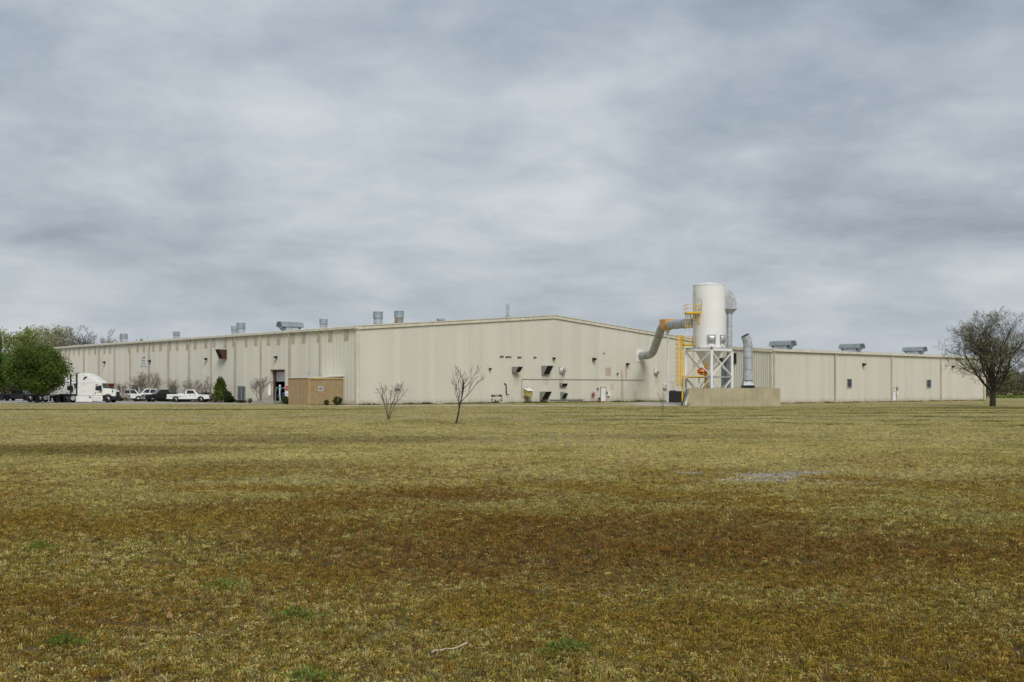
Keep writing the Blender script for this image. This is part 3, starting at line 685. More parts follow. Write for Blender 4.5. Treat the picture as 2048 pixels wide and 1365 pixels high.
# ragged patched panel near the left part of the gable foot
a0, a1 = gs(982.5), gs(1003); mb = MB(); GW.box(mb, a0+.12, a1-.12, .059, .070, .15, gzp(990,793)); pp = mb.build('patched_panel', M['sheet'], hall)
rg = random.Random(3)
for i in range(46):
    e = rg.random(); zt = gzp(990,792)
    if e < .45: a, z = rg.uniform(a0,a1), zt+rg.gauss(0,.08)
    elif e < .65: a, z = a0+.05+rg.gauss(0,.05), rg.uniform(.2,zt)
    elif e < .85: a, z = a1-.05+rg.gauss(0,.05), rg.uniform(.2,zt)
    else: a, z = rg.uniform(a0+.5,a1), .32+rg.gauss(0,.08)
    mb = MB(); h = rg.uniform(.04,.12); GW.box(mb, a-h*rg.uniform(.5,1.2), a+h, .062+.001*i, .075+.001*i, z-h*.6, z+h*rg.uniform(.3,1)); mb.build('tar_patch', M['ink'], pp)

# ------------------------------------------------------------------ the low wing on the right
LEN_W, WD, WEAVE = 58.8, 8.0, 6.93
wing = thing('factory_wing', 'lower cream metal wing running right behind the bare tree', 'building', (WC[0], WC[1], 0))
sheets(WW, LEN_W, lambda a: 0, lambda a: WEAVE, wing, M['sheet'], const=True)
sheets(WE, WD, lambda a: 0, lambda a: WEAVE+a/12, wing, M['sheet'])
C3 = Vector((WC[0],WC[1],0)); wb = C3+UL*WD; wr = C3+UG*LEN_W
quad_wall('rear_wall', wb, wb+UG*LEN_W, 0, WEAVE+.66, WEAVE+.66, M['trim'], wing)
quad_wall('end_wall', wr, wr+UL*WD, 0, WEAVE-.02, WEAVE+.64, M['trim'], wing)
mb = MB(); 
def wp(a, tt, dz): p = C3+UG*a+UL*tt; return (p.x,p.y,WEAVE+tt/12+dz)
mb.hexa([wp(-.15,-.3,.03),wp(LEN_W+.15,-.3,.03),wp(LEN_W+.15,WD+.2,.03),wp(-.15,WD+.2,.03),wp(-.15,-.3,.11),wp(LEN_W+.15,-.3,.11),wp(LEN_W+.15,WD+.2,.11),wp(-.15,WD+.2,.11)])
wroof = mb.build('roof', M['roof'], wing)
for i in range(48):
    mb = MB(); a = .6+i*1.22; mb.bar(wp(a,-.3,.13), wp(a,WD+.1,.13), .06, .07); mb.build('seam', M['roof'], wroof)
mb = MB(); WW.box(mb, -.2, LEN_W+.2, .06, .34, WEAVE-.12, WEAVE+.17); mb.build('gutter', M['trim'], wing)
mb = MB(); mb.hexa([WE.P(-.2,.06,WEAVE-.25),WE.P(WD,.06,WEAVE-.25+WD/12),WE.P(WD,.2,WEAVE-.25+WD/12),WE.P(-.2,.2,WEAVE-.25),WE.P(-.2,.06,WEAVE+.14),WE.P(WD,.06,WEAVE+.14+WD/12),WE.P(WD,.2,WEAVE+.14+WD/12),WE.P(-.2,.2,WEAVE+.14)]); mb.build('rake_trim', M['trim'], wing)
mb = MB(); WW.box(mb, -.02, LEN_W+.05, -.05, .1, -.1, .2); mb.build('base_trim', M['concrete'], wing)
mb = MB(); WE.box(mb, .02, .25, .058, .075, 0, WEAVE-.2); WW.box(mb, LEN_W-.3, LEN_W, .058, .08, 0, WEAVE-.1); mb.build('corner_trim', M['trim'], wing)
for px in (1546.5,1669,1781.5,1880.5,1966):
    a = WW.s_of(px); mb = MB(); WW.box(mb, a-.12, a+.12, .058, .22, .05, WEAVE-.1); mb.build('downspout', M['seam'], wing)
louver(WW, 1693.5,1701.5,759,774.5, wing, 7, slat_m=M['slate']); louver(WW, 1852.5,1860,760.5,775, wing, 7, slat_m=M['slate'])
wall_light(WW, 1725, 729.5, wing, .42); wall_light(WW, 1903.5, 734, wing, .34)
a0, a1 = pdoor(WW, 1784.2, 1790.8, 777.3, wing, 'white personnel door in the wing wall')
mb = MB(); WW.box(mb, a0+.32, a0+.6, .10, .112, 1.5, 1.72); mb.build('door_notice', M['ink'], wing)
mb = MB(); WW.box(mb, a1+.14, a1+.45, .058, .2, 1.7, 2.2); mb.build('meter_box', M['hood'], wing)
mb = MB(); WW.box(mb, a1+.12, a1+.42, .058, .18, 1.0, 1.6); mb.build('switch_box', M['white'], wing)
a = WE.s_of(1469.5); mb = MB(); WE.box(mb, a-.35, a+.35, .058, .35, WE.z_of(1469,727), WE.z_of(1469,707)); mb.build('dark_panel', M['blackmat'], wing)

# ------------------------------------------------------------------ rooftop ventilators
def drum_vent(px, top, wpx, W0, back, label, neck='galv_dull', group='round roof ventilators'):
    """upblast ventilator standing `back` metres in from the edge that hides its foot"""
    r_ = (px-CX)/F; O = W0; u = UG if back[0] == 't' else UL
    base = A3 + (UL*back[1] if back[0] == 't' else UG*back[1])
    s_ = (r_*base.y - base.x)/(u.x - r_*u.y); p = base+u*s_; a = s_ if back[0] == 't' else back[1]
    z0 = roof_z(a)+.1; z1 = EYE+(HY-top)/F*p.y; dia = wpx*p.y/F; R_ = dia/2; zm = z1-(z1-z0)*.52 if z1-z0 < 2.2 else z1-1.0
    t_ = thing('roof_ventilator', label, 'ventilator', (p.x,p.y,z0), group=group)
    mb = MB(); mb.box((p.x-R_,p.y-R_,z0-.25),(p.x+R_,p.y+R_,z0+.12)); mb.build('curb', M['galv_dull'], t_)
    mb = MB(); mb.lathe([(R_*.86,z0+.1),(R_*.86,zm)], (p.x,p.y,0), 26); mb.build('neck', M[neck], t_)
    mb = MB(); mb.lathe([(R_*.87,zm-.05),(R_,zm),(R_,zm+.06)], (p.x,p.y,0), 26); mb.build('rim', M['hood'], t_)
    mb = MB(); mb.lathe([(R_,zm+.06),(R_,z1-.05)], (p.x,p.y,0), 26); mb.lathe([(R_*1.03,z1-.06),(R_*1.03,z1)], (p.x,p.y,0), 26); mb.build('wind_band', M['vent_blue'] if wpx < 25 else M['galv_dull'], t_)
    for k in range(3):
        an = k*2.1+.5; mb = MB(); mb.bar((p.x+math.cos(an)*R_*.95,p.y+math.sin(an)*R_*.95,zm),(p.x+math.cos(an)*R_*1.25,p.y+math.sin(an)*R_*1.25,z0),.03); mb.build('brace', M['galv_dull'], t_)
drum_vent(247.5, 668, 15, 0, ('s',4.5), 'round grey ventilator on the roof, farthest left along the eave')
drum_vent(353, 664, 13.5, 0, ('s',4), 'round blue-grey ventilator alone on the roof above the wall sign')
drum_vent(468.5, 653, 12.5, 0, ('s',9), 'squat blue-grey ventilator half hidden behind a larger drum ventilator')
drum_vent(481.8, 646.5, 17.8, 0, ('s',4.5), 'larger grey drum ventilator in front of a squat one, above the brown hood')
drum_vent(647, 639, 16.3, 0, ('s',4.5), 'blue-grey ventilator near the hall corner, right of the ribbed roof vent')
drum_vent(756, 624, 19.5, 0, ('t',8), 'ventilator with grey stained neck, left of the pair over the gable')
drum_vent(798, 622.7, 19.5, 0, ('t',8), 'ventilator with rusty brown neck, right of the pair over the gable', neck='vent_rust')
drum_vent(881.5, 638, 16, 0, ('t',19), 'ventilator barely showing its rim above the gable edge')
# flue
base = A3+UL*7; r_ = (1015.5-CX)/F; s_ = (r_*base.y-base.x)/(UG.x-r_*UG.y); p = base+UG*s_; z0 = roof_z(s_)+.1; k = p.y/F
fl = thing('roof_flue', 'thin shiny metal flue pipe standing near the roof ridge', 'flue', (p.x,p.y,z0))
mb = MB(); mb.lathe([(.5,z0-.1),(.34,z0+.3),(.22,z0+.42)], (p.x,p.y,0), 18); mb.build('flashing', M['vent_blue'], fl)
zt = EYE+(HY-608)*k
mb = MB(); mb.lathe([(.22,z0+.4),(.22,zt-.38)], (p.x,p.y,0), 18); mb.build('pipe', M['chrome'], fl)
mb = MB(); mb.lathe([(.27,zt-.38),(.27,zt-.2)], (p.x,p.y,0), 18); mb.build('collar', M['galv'], fl)
mb = MB(); mb.lathe([(.26,zt-.09),(.1,zt)], (p.x,p.y,0), 18)
for an in (0,2.1,4.2): mb.bar((p.x+.2*math.cos(an),p.y+.2*math.sin(an),zt-.22),(p.x+.2*math.cos(an),p.y+.2*math.sin(an),zt-.07),.03)
mb.build('rain_cap', M['galv'], fl)
# ribbed hoods
def hood_vent(label, p, z0, u, L, Wd, zt):
    t_ = thing('ribbed_roof_vent', label, 'roof vent', (p.x,p.y,z0), group='ribbed hood vents on the roofs'); v = Vector((-u.y,u.x,0))
    H = zt-z0; hb = z0+H*.42
    def fn(a, b_, d): q = p+v*a+u*d; return (q.x,q.y,b_)
    prof = [(-Wd/2,hb),(-Wd/2*1.0,hb+.1),(-Wd*.40,zt-.16),(-Wd*.27,zt-.03),(0,zt),(Wd*.27,zt-.03),(Wd*.40,zt-.16),(Wd/2,hb+.1),(Wd/2,hb)]
    mb = MB(); mb.prism(prof, fn, -L/2, L/2); mb.build('hood', M['vent_blue'], t_)
    n = 9
    for i in range(n+1):
        d = -L/2+.03+(L-.06)*i/n; mb = MB(); pr = [(a*1.035, hb-.02+(b_-hb)*1.04) for a,b_ in prof]
        mb.prism(pr, fn, d-.03, d+.03); mb.build('rib', M['hood'], t_)
    mb = MB()
    def bx(l, w_, za, l2, w2, zb): mb.hexa([fn(-w_/2,za,-l/2),fn(w_/2,za,-l/2),fn(w_/2,za,l/2),fn(-w_/2,za,l/2),fn(-w2/2,zb,-l2/2),fn(w2/2,zb,-l2/2),fn(w2/2,zb,l2/2),fn(-w2/2,zb,l2/2)])
    bx(L*.6, Wd*.85, z0-.35, L*.6, Wd*.85, hb-.04); mb.build('curb', M['galv_dull'], t_)
    for sx in (-1,1):
        mb = MB(); mb.bar(fn(0,z0+H*.12,sx*L*.31), fn(0,hb-.01,sx*L*.45), Wd*.7, .05); mb.build('flare', M['vent_blue'], t_)
base = A3+UG*5.5; r_ = (580-CX)/F; s_ = (r_*base.y-base.x)/(UL.x-r_*UL.y); p = base+UL*s_; hood_vent('ribbed hood vent on the hall roof above the dock door', p, roof_z(5.5)+.1, UG, 3.5, 1.5, EYE+(HY-644.3)/F*p.y)
for px, top, lb in ((1565.5,682,'ribbed hood vent on the wing roof nearest the silo'),(1703.5,688,'ribbed hood vent in the middle of the wing roof'),(1829.5,694.5,'ribbed hood vent on the wing roof nearest the bare tree')):
    base = C3+UL*3.2; r_ = (px-CX)/F; s_ = (r_*base.y-base.x)/(UG.x-r_*UG.y); p = base+UG*s_
    hood_vent(lb, p, WEAVE+3.2/12+.1, UL, 3.5, 1.45, EYE+(HY-top)/F*p.y)

# ------------------------------------------------------------------ tan shed against the long wall
sa0 = LW.s_of(687); sO = LW.P(sa0, 4.95, 0)
shed = thing('tan_shed', 'low tan ribbed metal shed built against the long wall', 'shed', (sO.x,sO.y,0))
SF = Wall((sO.x,sO.y), UG, NG); SL = Wall((sO.x,sO.y), UL, NL); SH = 3.28; SD = 4.6
sheets(SF, 4.9, lambda a: 0, lambda a: SH-.05+.02*a, shed, M['tan_shed'], sw=.82); sheets(SL, SD, lambda a: 0, lambda a: SH-.05, shed, M['tan_shed'], sw=.92)
mb = MB()
def shp(a, b_, z): p = sO+UG*a+UL*b_; return (p.x,p.y,z)
mb.hexa([shp(-.12,-.12,SH-.03),shp(4.9,-.12,SH+.09),shp(4.9,SD+.1,SH+.09),shp(-.12,SD+.1,SH-.03),shp(-.12,-.12,SH+.05),shp(4.9,-.12,SH+.17),shp(4.9,SD+.1,SH+.17),shp(-.12,SD+.1,SH+.05)])
mb.build('roof', M['white_trim'], shed)
mb = MB(); SF.box(mb, -.02, 4.88, .06, .12, SH-.2, SH+.0); mb.build('fascia', M['shed_trim'], shed)
mb = MB(); SL.box(mb, -.02, .12, .058, .08, 0, SH-.1); SF.box(mb, -.02,.12,.058,.08,0,SH-.2); mb.build('corner_trim', M['shed_trim'], shed)
mb = MB(); SF.box(mb, 2.6, 4.88, .13, .24, SH+.2, SH+.3); mb.build('flashing', M['white_trim'], shed)
qq = sO+UL*SD; quad_wall('rear_wall', qq, qq+UG*4.9, 0, SH-.06, SH+.04, M['tan_shed'], shed)
mb = MB(); p = sO+UG*3+UL*4.2
mb.lathe([(.12,SH),(.12,SH+.35)], (p.x,p.y,0), 12); mb.box((p.x-.55,p.y-.2,SH+.15),(p.x+.1,p.y+.2,SH+.38)); mb.build('roof_box', M['galv_dull'], shed)
p = sO+UG*.3+UL*.4
mb = MB(); mb.lathe([(.03,SH),(.03,SH+.75)], (p.x,p.y,0), 8); mb.build('vent_pipe', M['hood'], shed)
a0, a1 = SF.s_of(636.6), SF.s_of(645.2); z0, z1 = SF.z_of(641,782.5), SF.z_of(641,773.5)
sg = thing('wall_sign', 'small blue square sign with white border on the tan shed', 'sign', tuple(SF.P((a0+a1)/2,.05,z0)))
mb = MB(); SF.box(mb, a0, a1, .059, .07, z0, z1); mb.build('panel', M['white_trim'], sg)
mb = MB(); SF.box(mb, a0+.07, a1-.07, .071, .08, z0+.08, z1-.07); mb.build('face', M['signblue'], sg)
for i, (u0,u1,v) in enumerate(((.15,.55,.75),(.6,.85,.75),(.15,.8,.5),(.2,.7,.28))):
    mb = MB(); SF.box(mb, a0+.07+(a1-a0-.14)*u0, a0+.07+(a1-a0-.14)*u1, .081,.084, z0+.08+(z1-z0-.15)*v-.03, z0+.08+(z1-z0-.15)*v+.02); mb.build('lettering', M['galv'], sg)

# ------------------------------------------------------------------ concrete enclosure, silo and ducts
EY = 128.9; EX0 = (1377.8-CX)/F*EY; EX1 = (1560.8-CX)/F*EY; EH = 2.02
enc = thing('concrete_enclosure', 'waist-high tan concrete panel wall around the silo base', 'wall', ((EX0+EX1)/2, EY, 0))
joints = [1377.8,1407,1422.5,1442.5,1464.5,1489.5,1514,1527,1560.8]
for i in range(len(joints)-1):
    x0, x1 = [(j-CX)/F*EY for j in joints[i:i+2]]; mb = MB(); mb.box((x0+.005,EY+random.uniform(-.01,.01),-.1),(x1-.005,EY+.2,EH+random.uniform(-.015,.015))); mb.build('concrete_panel', M['concrete'], enc, bevel=.008)
for x0, x1 in ((EX1-.2,EX1),):
    for k in range(4):
        mb = MB(); mb.box((x0,EY+.22+k*2.7,-.1),(x1,EY+.2+(k+1)*2.7,EH+.02*k)); mb.build('concrete_panel', M['concrete'], enc)
mb = MB(); mb.box((EX0+2.2,EY+11.05,-.1),(EX1,EY+11.25,EH+.1)); mb.build('rear_panel', M['concrete'], enc)
mb = MB(); mb.box((EX0+2.2,EY+.25,-.1),(EX1-.25,EY+11,.06)); mb.build('slab', M['path'], enc)

SM = Vector(((1423.3-CX)/F*131.2, 131.2, 0)); SA = 3.75          # nearest leg of the stand; side of the stand
SC_ = SM+(UL+UG)*SA/2; sr = 1.83; SZ = 6.55
k_ = SC_.y/F; ST = EYE+(HY-572)*k_
silo = thing('dust_silo', 'tall white cylindrical dust collector silo on braced white stand', 'silo', (SC_.x,SC_.y,.06))
mb = MB(); mb.lathe([(sr,SZ+.02),(sr,ST)], (SC_.x,SC_.y,0), 56); mb.build('drum', M['silo_white'], silo)
mb = MB(); mb.lathe([(sr+.05,ST-.03),(sr+.05,ST+.05),(.9,ST+.27),(.05,ST+.42)], (SC_.x,SC_.y,0), 18, smooth=False); mb.build('cone_roof', M['white'], silo)
for z in (8.4, 10.9, 12.4):
    mb = MB(); mb.lathe([(sr+.008,z),(sr+.008,z+.03)], (SC_.x,SC_.y,0), 56); mb.build('seam_band', M['silo_white'], silo)
mb = MB(); mb.lathe([(.42,4.35),(sr*.93,SZ+.02)], (SC_.x,SC_.y,0), 40); mb.build('hopper', M['silo_white'], silo)
mb = MB(); mb.lathe([(.46,4.28),(.46,4.36)], (SC_.x,SC_.y,0), 24); mb.lathe([(.3,3.5),(.34,4.28)], (SC_.x,SC_.y,0), 20); mb.build('outlet', M['white_trim'], silo)
cor = [SM, SM+UG*SA, SM+(UL+UG)*SA, SM+UL*SA]
for c_ in cor:
    mb = MB(); mb.box((c_.x-.13,c_.y-.13,.06),(c_.x+.13,c_.y+.13,SZ-.3)); mb.build('leg', M['white'], silo)
for i in range(4):
    a, b_ = cor[i], cor[(i+1)%4]; d = (b_-a).normalized(); e = d*.14
    for z, w_, h in ((SZ-.13,.26,.34),(3.3,.14,.16)):
        mb = MB(); mb.bar((a.x+e.x,a.y+e.y,z),(b_.x-e.x,b_.y-e.y,z),w_,h); mb.build('beam', M['white'] if z > 4 else M['galv_dull'], silo)
    mb = MB(); mb.bar((a.x-e.x*1.3,a.y-e.y*1.3,SZ+.06),(b_.x+e.x*1.3,b_.y+e.y*1.3,SZ+.06),.32,.05); mb.build('flange', M['galv_dull'], silo)
    for z0, z1 in ((3.42,SZ-.35),(.15,3.18)):
        for off, (p, q) in ((.03,(a,b_)),(-.06,(b_,a))):
            n = Vector((d.y,-d.x,0))*off; mb = MB(); mb.bar((p.x+n.x,p.y+n.y,z0),(q.x+n.x,q.y+n.y,z1),.085,.11); mb.build('brace', M['white'], silo)
# blow-out panels on the drum
for px in (1421.3, 1445.2):
    off = (px-CX)/F*(SC_.y-1.2)-SC_.x; off = max(-sr*.97, min(sr*.97, off)); th = math.asin(off/sr); nrm = Vector((math.sin(th),-math.cos(th),0)); tg = Vector((math.cos(th),math.sin(th),0))
    z0, z1 = EYE+(HY-685)*(SC_.y-1.6)/F, EYE+(HY-671)*(SC_.y-1.6)/F; c_ = SC_+nrm*sr
    def bp_(a, d, z): q = c_+tg*a+nrm*d; return (q.x,q.y,z)
    mb = MB(); w_ = .5
    mb.hexa([bp_(-w_,-.25,z0-.08),bp_(w_,-.25,z0-.08),bp_(w_,.1,z0-.08),bp_(-w_,.1,z0-.08),bp_(-w_,-.25,z1+.08),bp_(w_,-.25,z1+.08),bp_(w_,.1,z1+.08),bp_(-w_,.1,z1+.08)])
    fr = mb.build('vent_frame', M['galv_dull'], silo)
    mb = MB(); n = 10; g_ = []
    for i in range(n+1):
        for j in range(n+1):
            u, v = i/n*2-1, j/n*2-1; g_.append(bp_(u*.42, .105+.22*(1-u**4)*(1-v**4), (z0+z1)/2+v*(z1-z0)/2))
    mb.add(g_, [(i*(n+1)+j,(i+1)*(n+1)+j,(i+1)*(n+1)+j+1,i*(n+1)+j+1) for i in range(n) for j in range(n)], True); mb.build('domed_panel', M['chrome'], fr)
    for sx in (-.4,.4):
        mb = MB(); mb.bar(bp_(sx,.02,z0-.4), bp_(sx,.1,z0-.05), .04); mb.build('bracket', M['galv_dull'], fr)
for i in range(3):
    c_ = cor[0] if i == 0 else cor[0]+(UL if i == 1 else UG)*SA*.5; mb = MB(); mb.lathe([(.09,SZ+.08),(.09,SZ+.22)], (c_.x,c_.y,0), 8); mb.build('anchor_bolt', M['hood'], silo)
# discharge screw and red motor under the hopper
zr = 3.95
mb = MB(); p0 = SC_+Vector((-.5,-1.0,zr)); p1 = SC_+Vector((-1.5,-1.2,zr-.02)); mb.tube([p0, p0.lerp(p1,.35), p0.lerp(p1,.75), p1],[.42,.45,.38,.16],16); mb.build('red_motor', M['red'], silo)
mb = MB(); q = p0.lerp(p1,.5); mb.box((q.x-.14,q.y-.5,zr-.02),(q.x+.16,q.y-.43,zr+.14)); mb.build('motor_plate', M['white'], silo)
mb = MB(); mb.lathe([(.3,2.6),(.3,3.5)], (SC_.x-.1,SC_.y-.1,0), 16); mb.build('rotary_valve', M['galv_dull'], silo)
mb = MB(); mb.lathe([(.55,.1),(.55,1.6),(.3,2.6)], (SC_.x-.1,SC_.y-.1,0), 20); mb.build('collection_drum', M['hood'], silo)
for dx, dy in ((-1.3,-1.0),(.35,-1.4)):
    mb = MB(); mb.box((SC_.x+dx-.07,SC_.y+dy-.07,.06),(SC_.x+dx+.07,SC_.y+dy+.07,3.2)); mb.build('post', M['white'], silo)
mb = MB(); c_ = SC_+Vector((1.1,-.2,0)); mb.hexa([(c_.x,c_.y-.25,5.1),(c_.x+.4,c_.y-.25,4.75),(c_.x+.4,c_.y+.25,4.75),(c_.x,c_.y+.25,5.1),(c_.x+.1,c_.y-.25,5.5),(c_.x+.45,c_.y-.25,5.5),(c_.x+.45,c_.y+.25,5.5),(c_.x+.1,c_.y+.25,5.5)]); mb.build('hatch', M['black'], silo)

# yellow ladders and platforms of the silo
lad = thing('yellow_ladder_tower', 'yellow caged ladder and platforms on the left of the silo', 'ladder', (at(1365,806,133.5).x,133.5,.2))
LY = 133.5
def lx(px, Y=LY): return (px-CX)/F*Y
def lz(py, Y=LY): return EYE+(HY-py)/F*Y
zb = .2; z1 = lz(673)
mb = MB(); x = lx(1365); mb.box((x-.085,LY-.085,zb),(x+.085,LY+.085,z1)); mb.build('post', M['yellow'], lad)
for sx in (1361.2,1354.6):
    mb = MB(); mb.box((lx(sx)-.03,LY+.0,lz(773)),(lx(sx)+.03,LY+.06,lz(671))); mb.build('rail', M['yellow'], lad)
n = 26
for i in range(n):
    z = lz(772)+(lz(673)-lz(772))*i/(n-1); mb = MB(); mb.bar((lx(1354.6),LY+.03,z),(lx(1361.2),LY+.03,z),.03); mb.build('rung', M['yellow'], lad)
for py in (672,680,689,698,707,716,725,734,743,752,761,770):                    # cage hoops round the ladder
    mb = MB(); z = lz(py); c0 = lx(1358)
    mb.tube([(c0+.38*math.cos(a), LY-.02-.62*math.sin(a), z) for a in [math.pi*i/10 for i in range(11)]], .035, 5); mb.build('cage_hoop', M['yellow'], lad)
for a in (.3,.75,1.2,1.57,1.95,2.4,2.85):
    mb = MB(); x = lx(1358)+.38*math.cos(a); y = LY-.02-.62*math.sin(a); mb.bar((x,y,lz(770)),(x,y,lz(671.5)),.05,.03); mb.build('cage_strap', M['yellow'], lad)
def platform(px0, px1, Y0, Y1, pfl, ptop, nm):
    z = lz(pfl); zt = lz(ptop); x0, x1 = lx(px0), lx(px1); mb = MB(); mb.box((x0,Y0,z-.2),(x1,Y1,z)); mb.build(nm, M['yellow'], lad)
    pts = [(x0,Y0),((x0+x1)/2,Y0),(x1,Y0),(x0,Y1),(x1,Y1)]
    for p in pts:
        mb = MB(); mb.box((p[0]-.03,p[1]-.03,z),(p[0]+.03,p[1]+.03,zt)); mb.build('rail_post', M['yellow'], lad)
    for zz_ in (zt-.02, z+(zt-z)*.5):
        mb = MB(); mb.bar((x0,Y0,zz_),(x1,Y0,zz_),.06); mb.bar((x0,Y0,zz_),(x0,Y1,zz_),.06); mb.bar((x1,Y0,zz_),(x1,Y1,zz_),.06); mb.build('handrail', M['yellow'], lad)
platform(1366.5, 1388.5, LY-.7, LY+1.3, 688, 673, 'platform')
platform(1369, 1398, LY-1.9, LY+.3, 626, 611.5, 'platform')
for px0, px1, p0, p1 in ((1374,1385,629,644),(1386,1397,629,648.5)):
    mb = MB(); mb.bar((lx(px0),LY-1.5,lz(p0)),(lx(px1),LY-1.0,lz(p1)),.09); mb.build('bracket', M['yellow'], lad)
for px in (1369,1373.5,1379):
    mb = MB(); mb.bar((lx(px),LY-.8,lz(655)),(lx(px),LY-.8,lz(627)),.06); mb.build('cage_strap', M['yellow'], lad)
for py in (655,641,634):
    mb = MB(); mb.bar((lx(1368),LY-.8,lz(py)),(lx(1393) if py == 655 else lx(1380),LY-.8,lz(py)),.05); mb.build('cage_hoop', M['yellow'], lad)
for px in (1373.5,1378.5):
    mb = MB(); mb.bar((lx(px),LY-.3,lz(672)),(lx(px),LY-.3,lz(655)),.045); mb.build('rail', M['white'], lad)
for px in (1383.5,1388):
    mb = MB(); mb.bar((lx(px),LY-1.1,lz(735 if px < 1385 else 690)),(lx(px),LY-1.1,lz(587.5)),.055); mb.build('steel_rail', M['vent_blue'], lad)
for i in range(20):
    z = lz(690)+(lz(589)-lz(690))*i/19; mb = MB(); mb.bar((lx(1383.5),LY-1.1,z),(lx(1388),LY-1.1,z),.03); mb.build('steel_rung', M['vent_blue'], lad)
for py in (601.5,606,616,622):
    mb = MB(); mb.bar((lx(1387),LY-1.95,lz(py)),(lx(1397.5),LY-1.95,lz(py)),.05); mb.build('steel_rung', M['hood'], lad)
mb = MB(); mb.bar((lx(1397.5),LY-1.95,lz(626)),(lx(1397.5),LY-1.95,lz(601)),.05); mb.build('steel_rail', M['hood'], lad)
# catwalk below the hopper
z = lz(753.3,131.5); mb = MB(); mb.box((lx(1366),131.9,z-.06),(lx(1414),133.6,z+.03)); mb.build('catwalk', M['yellow'], lad)
for px in (1388.5,1403,1411):
    mb = MB(); mb.bar((lx(px),132,z+.03),(lx(px),132,lz(738,131.5)),.05); mb.build('rail_post', M['yellow'], lad)
for py in (738.5,743,748):
    mb = MB(); mb.bar((lx(1388),132,lz(py,131.5)),(lx(1411),132,lz(py,131.5)),.035); mb.build('handrail', M['yellow'], lad)
mb = MB(); mb.box((lx(1408),133.0,.06),(lx(1412.5),133.3,lz(728))); mb.build('post', M['yellow'], lad)

# steel stair up the left side of the enclosure
stair = thing('steel_stair', 'narrow rusty steel stair climbing the end of the concrete wall', 'stair', (lx(1367,130),130.2,.1))
xa, xb = lx(1365.5,130), lx(1377,130)
for yy in (129.7,130.8):
    mb = MB(); mb.bar((xa,yy,.05),(xb,yy,1.98),.06,.2); mb.build('stringer', M['hood'], stair)
for i in range(8):
    u = (i+.5)/8; mb = MB(); mb.box((xa+(xb-xa)*u-.16,129.74,.05+1.9*u-.02),(xa+(xb-xa)*u+.16,130.76,.05+1.9*u+.03)); mb.build('tread', M['rust'] if i < 5 else M['galv_dull'], stair)

# duct from the gable to the silo
du = thing('extraction_duct', 'grey galvanised round duct bending from the gable up into the silo', 'duct', tuple(GW.P(gs(1278),.1,gzp(1278,722))))
z0 = gzp(1278,711.5); a0 = gs(1280)
P0 = GW.P(a0,.06,z0); P1 = GW.P(a0,1.5,z0); val = at(1332.5,650.5,151.0); end = Vector((SC_.x-1.62, SC_.y+.75, EYE+(HY-646)*134.0/F))
Pk = at(1322,660,152.5)
def bez(p, q, r, n=7): return [p*(1-t)**2+q*2*t*(1-t)+r*t*t for t in [i/n for i in range(n+1)]]
P2 = P1+NG*.9+Vector((0,0,.1))
d1 = (Pk-P2)
low = bez(P1, P2, P2+d1*.18); dr = .56
mb = MB(); mb.tube([P0, P1], dr, 28); mb.build('duct_run', M['galv_dull'], du)
mb = MB(); mb.tube(low, dr, 28, smooth=True); mb.build('elbow', M['galv_dull'], du)
up = P2+d1*.86
mb = MB(); mb.tube([low[-1], up], dr, 28); mb.build('duct_run', M['galv_dull'], du)
vd = (end-val).normalized(); v0 = val-vd*1.5; v1 = val+vd*2.6
mb = MB(); mb.tube(bez(up, Pk+Vector((0,0,.25)), v0), dr, 28); mb.build('elbow', M['galv_dull'], du)
mb = MB(); mb.tube([v1, end], dr, 28); mb.build('duct_run', M['galv_dull'], du)
for p, q, t_ in ((low[-1],up,.02),(low[-1],up,.5),(low[-1],up,.98),(v1,end,.3),(v1,end,.65),(P0,P1,.95)):
    c_ = p.lerp(q,t_); d = (q-p).normalized(); mb = MB(); mb.tube([c_-d*.05,c_+d*.05], dr+.04, 28); mb.build('joint_band', M['hood'], du)
mb = MB(); GW.box(mb, a0-.9, a0+.55, .05, .09, z0-.95, z0+.9); mb.build('wall_plate', M['white_trim'], du)
vb = thing('abort_valve', 'orange-yellow valve box in the duct on a white pole', 'valve', (val.x,val.y,.2))
mb = MB(); mb.tube([v0-vd*.1, v0, v1, v1+vd*.05], [.6,.66,.66,.6], 20); mb.build('valve_body', M['orange'], vb)
mb = MB(); up_ = Vector((0,0,1)); sx = Vector((vd.y,-vd.x,0)).normalized()
cc_ = val+up_*.48
mb.hexa([cc_+sx*.62*i+vd*.55+vd*1.9*j+up_*.25*k for k in (-1,1) for i,j in ((-1,-1),(1,-1),(1,1),(-1,1))]); mb.build('top_box', M['orange'], vb)
mb = MB(); q = val-sx*.68+up_*.05; mb.box((q.x-.05,q.y-.2,q.z-.15),(q.x+.12,q.y+.2,q.z+.2)); mb.build('control_box', M['ink'], vb)
mb = MB(); q = val+up_*.5-vd*1.0+Vector((-.6,0,.1)); mb.tube([q, q+Vector((.45,.0,-.02))],[.14,.06],10); mb.tube([q+Vector((.4,0,0)), q+Vector((1.0,0,-.05))],.03,6); mb.build('actuator', M['orange'], vb)
wp_ = Vector((lx(1335.5,151),151,0)); zt = val.z-.62
mb = MB(); mb.lathe([(.13,.05),(.13,zt-.3)], (wp_.x,wp_.y,0), 14); mb.build('pole', M['white'], vb)
mb = MB(); mb.hexa([(wp_.x-.12,wp_.y-.12,zt-.6),(wp_.x+.12,wp_.y-.12,zt-.6),(wp_.x+.12,wp_.y+.12,zt-.6),(wp_.x-.12,wp_.y+.12,zt-.6),(wp_.x-.35,wp_.y-.3,zt),(wp_.x+.35,wp_.y-.3,zt),(wp_.x+.35,wp_.y+.3,zt),(wp_.x-.35,wp_.y+.3,zt)]); mb.build('saddle', M['white_trim'], vb)

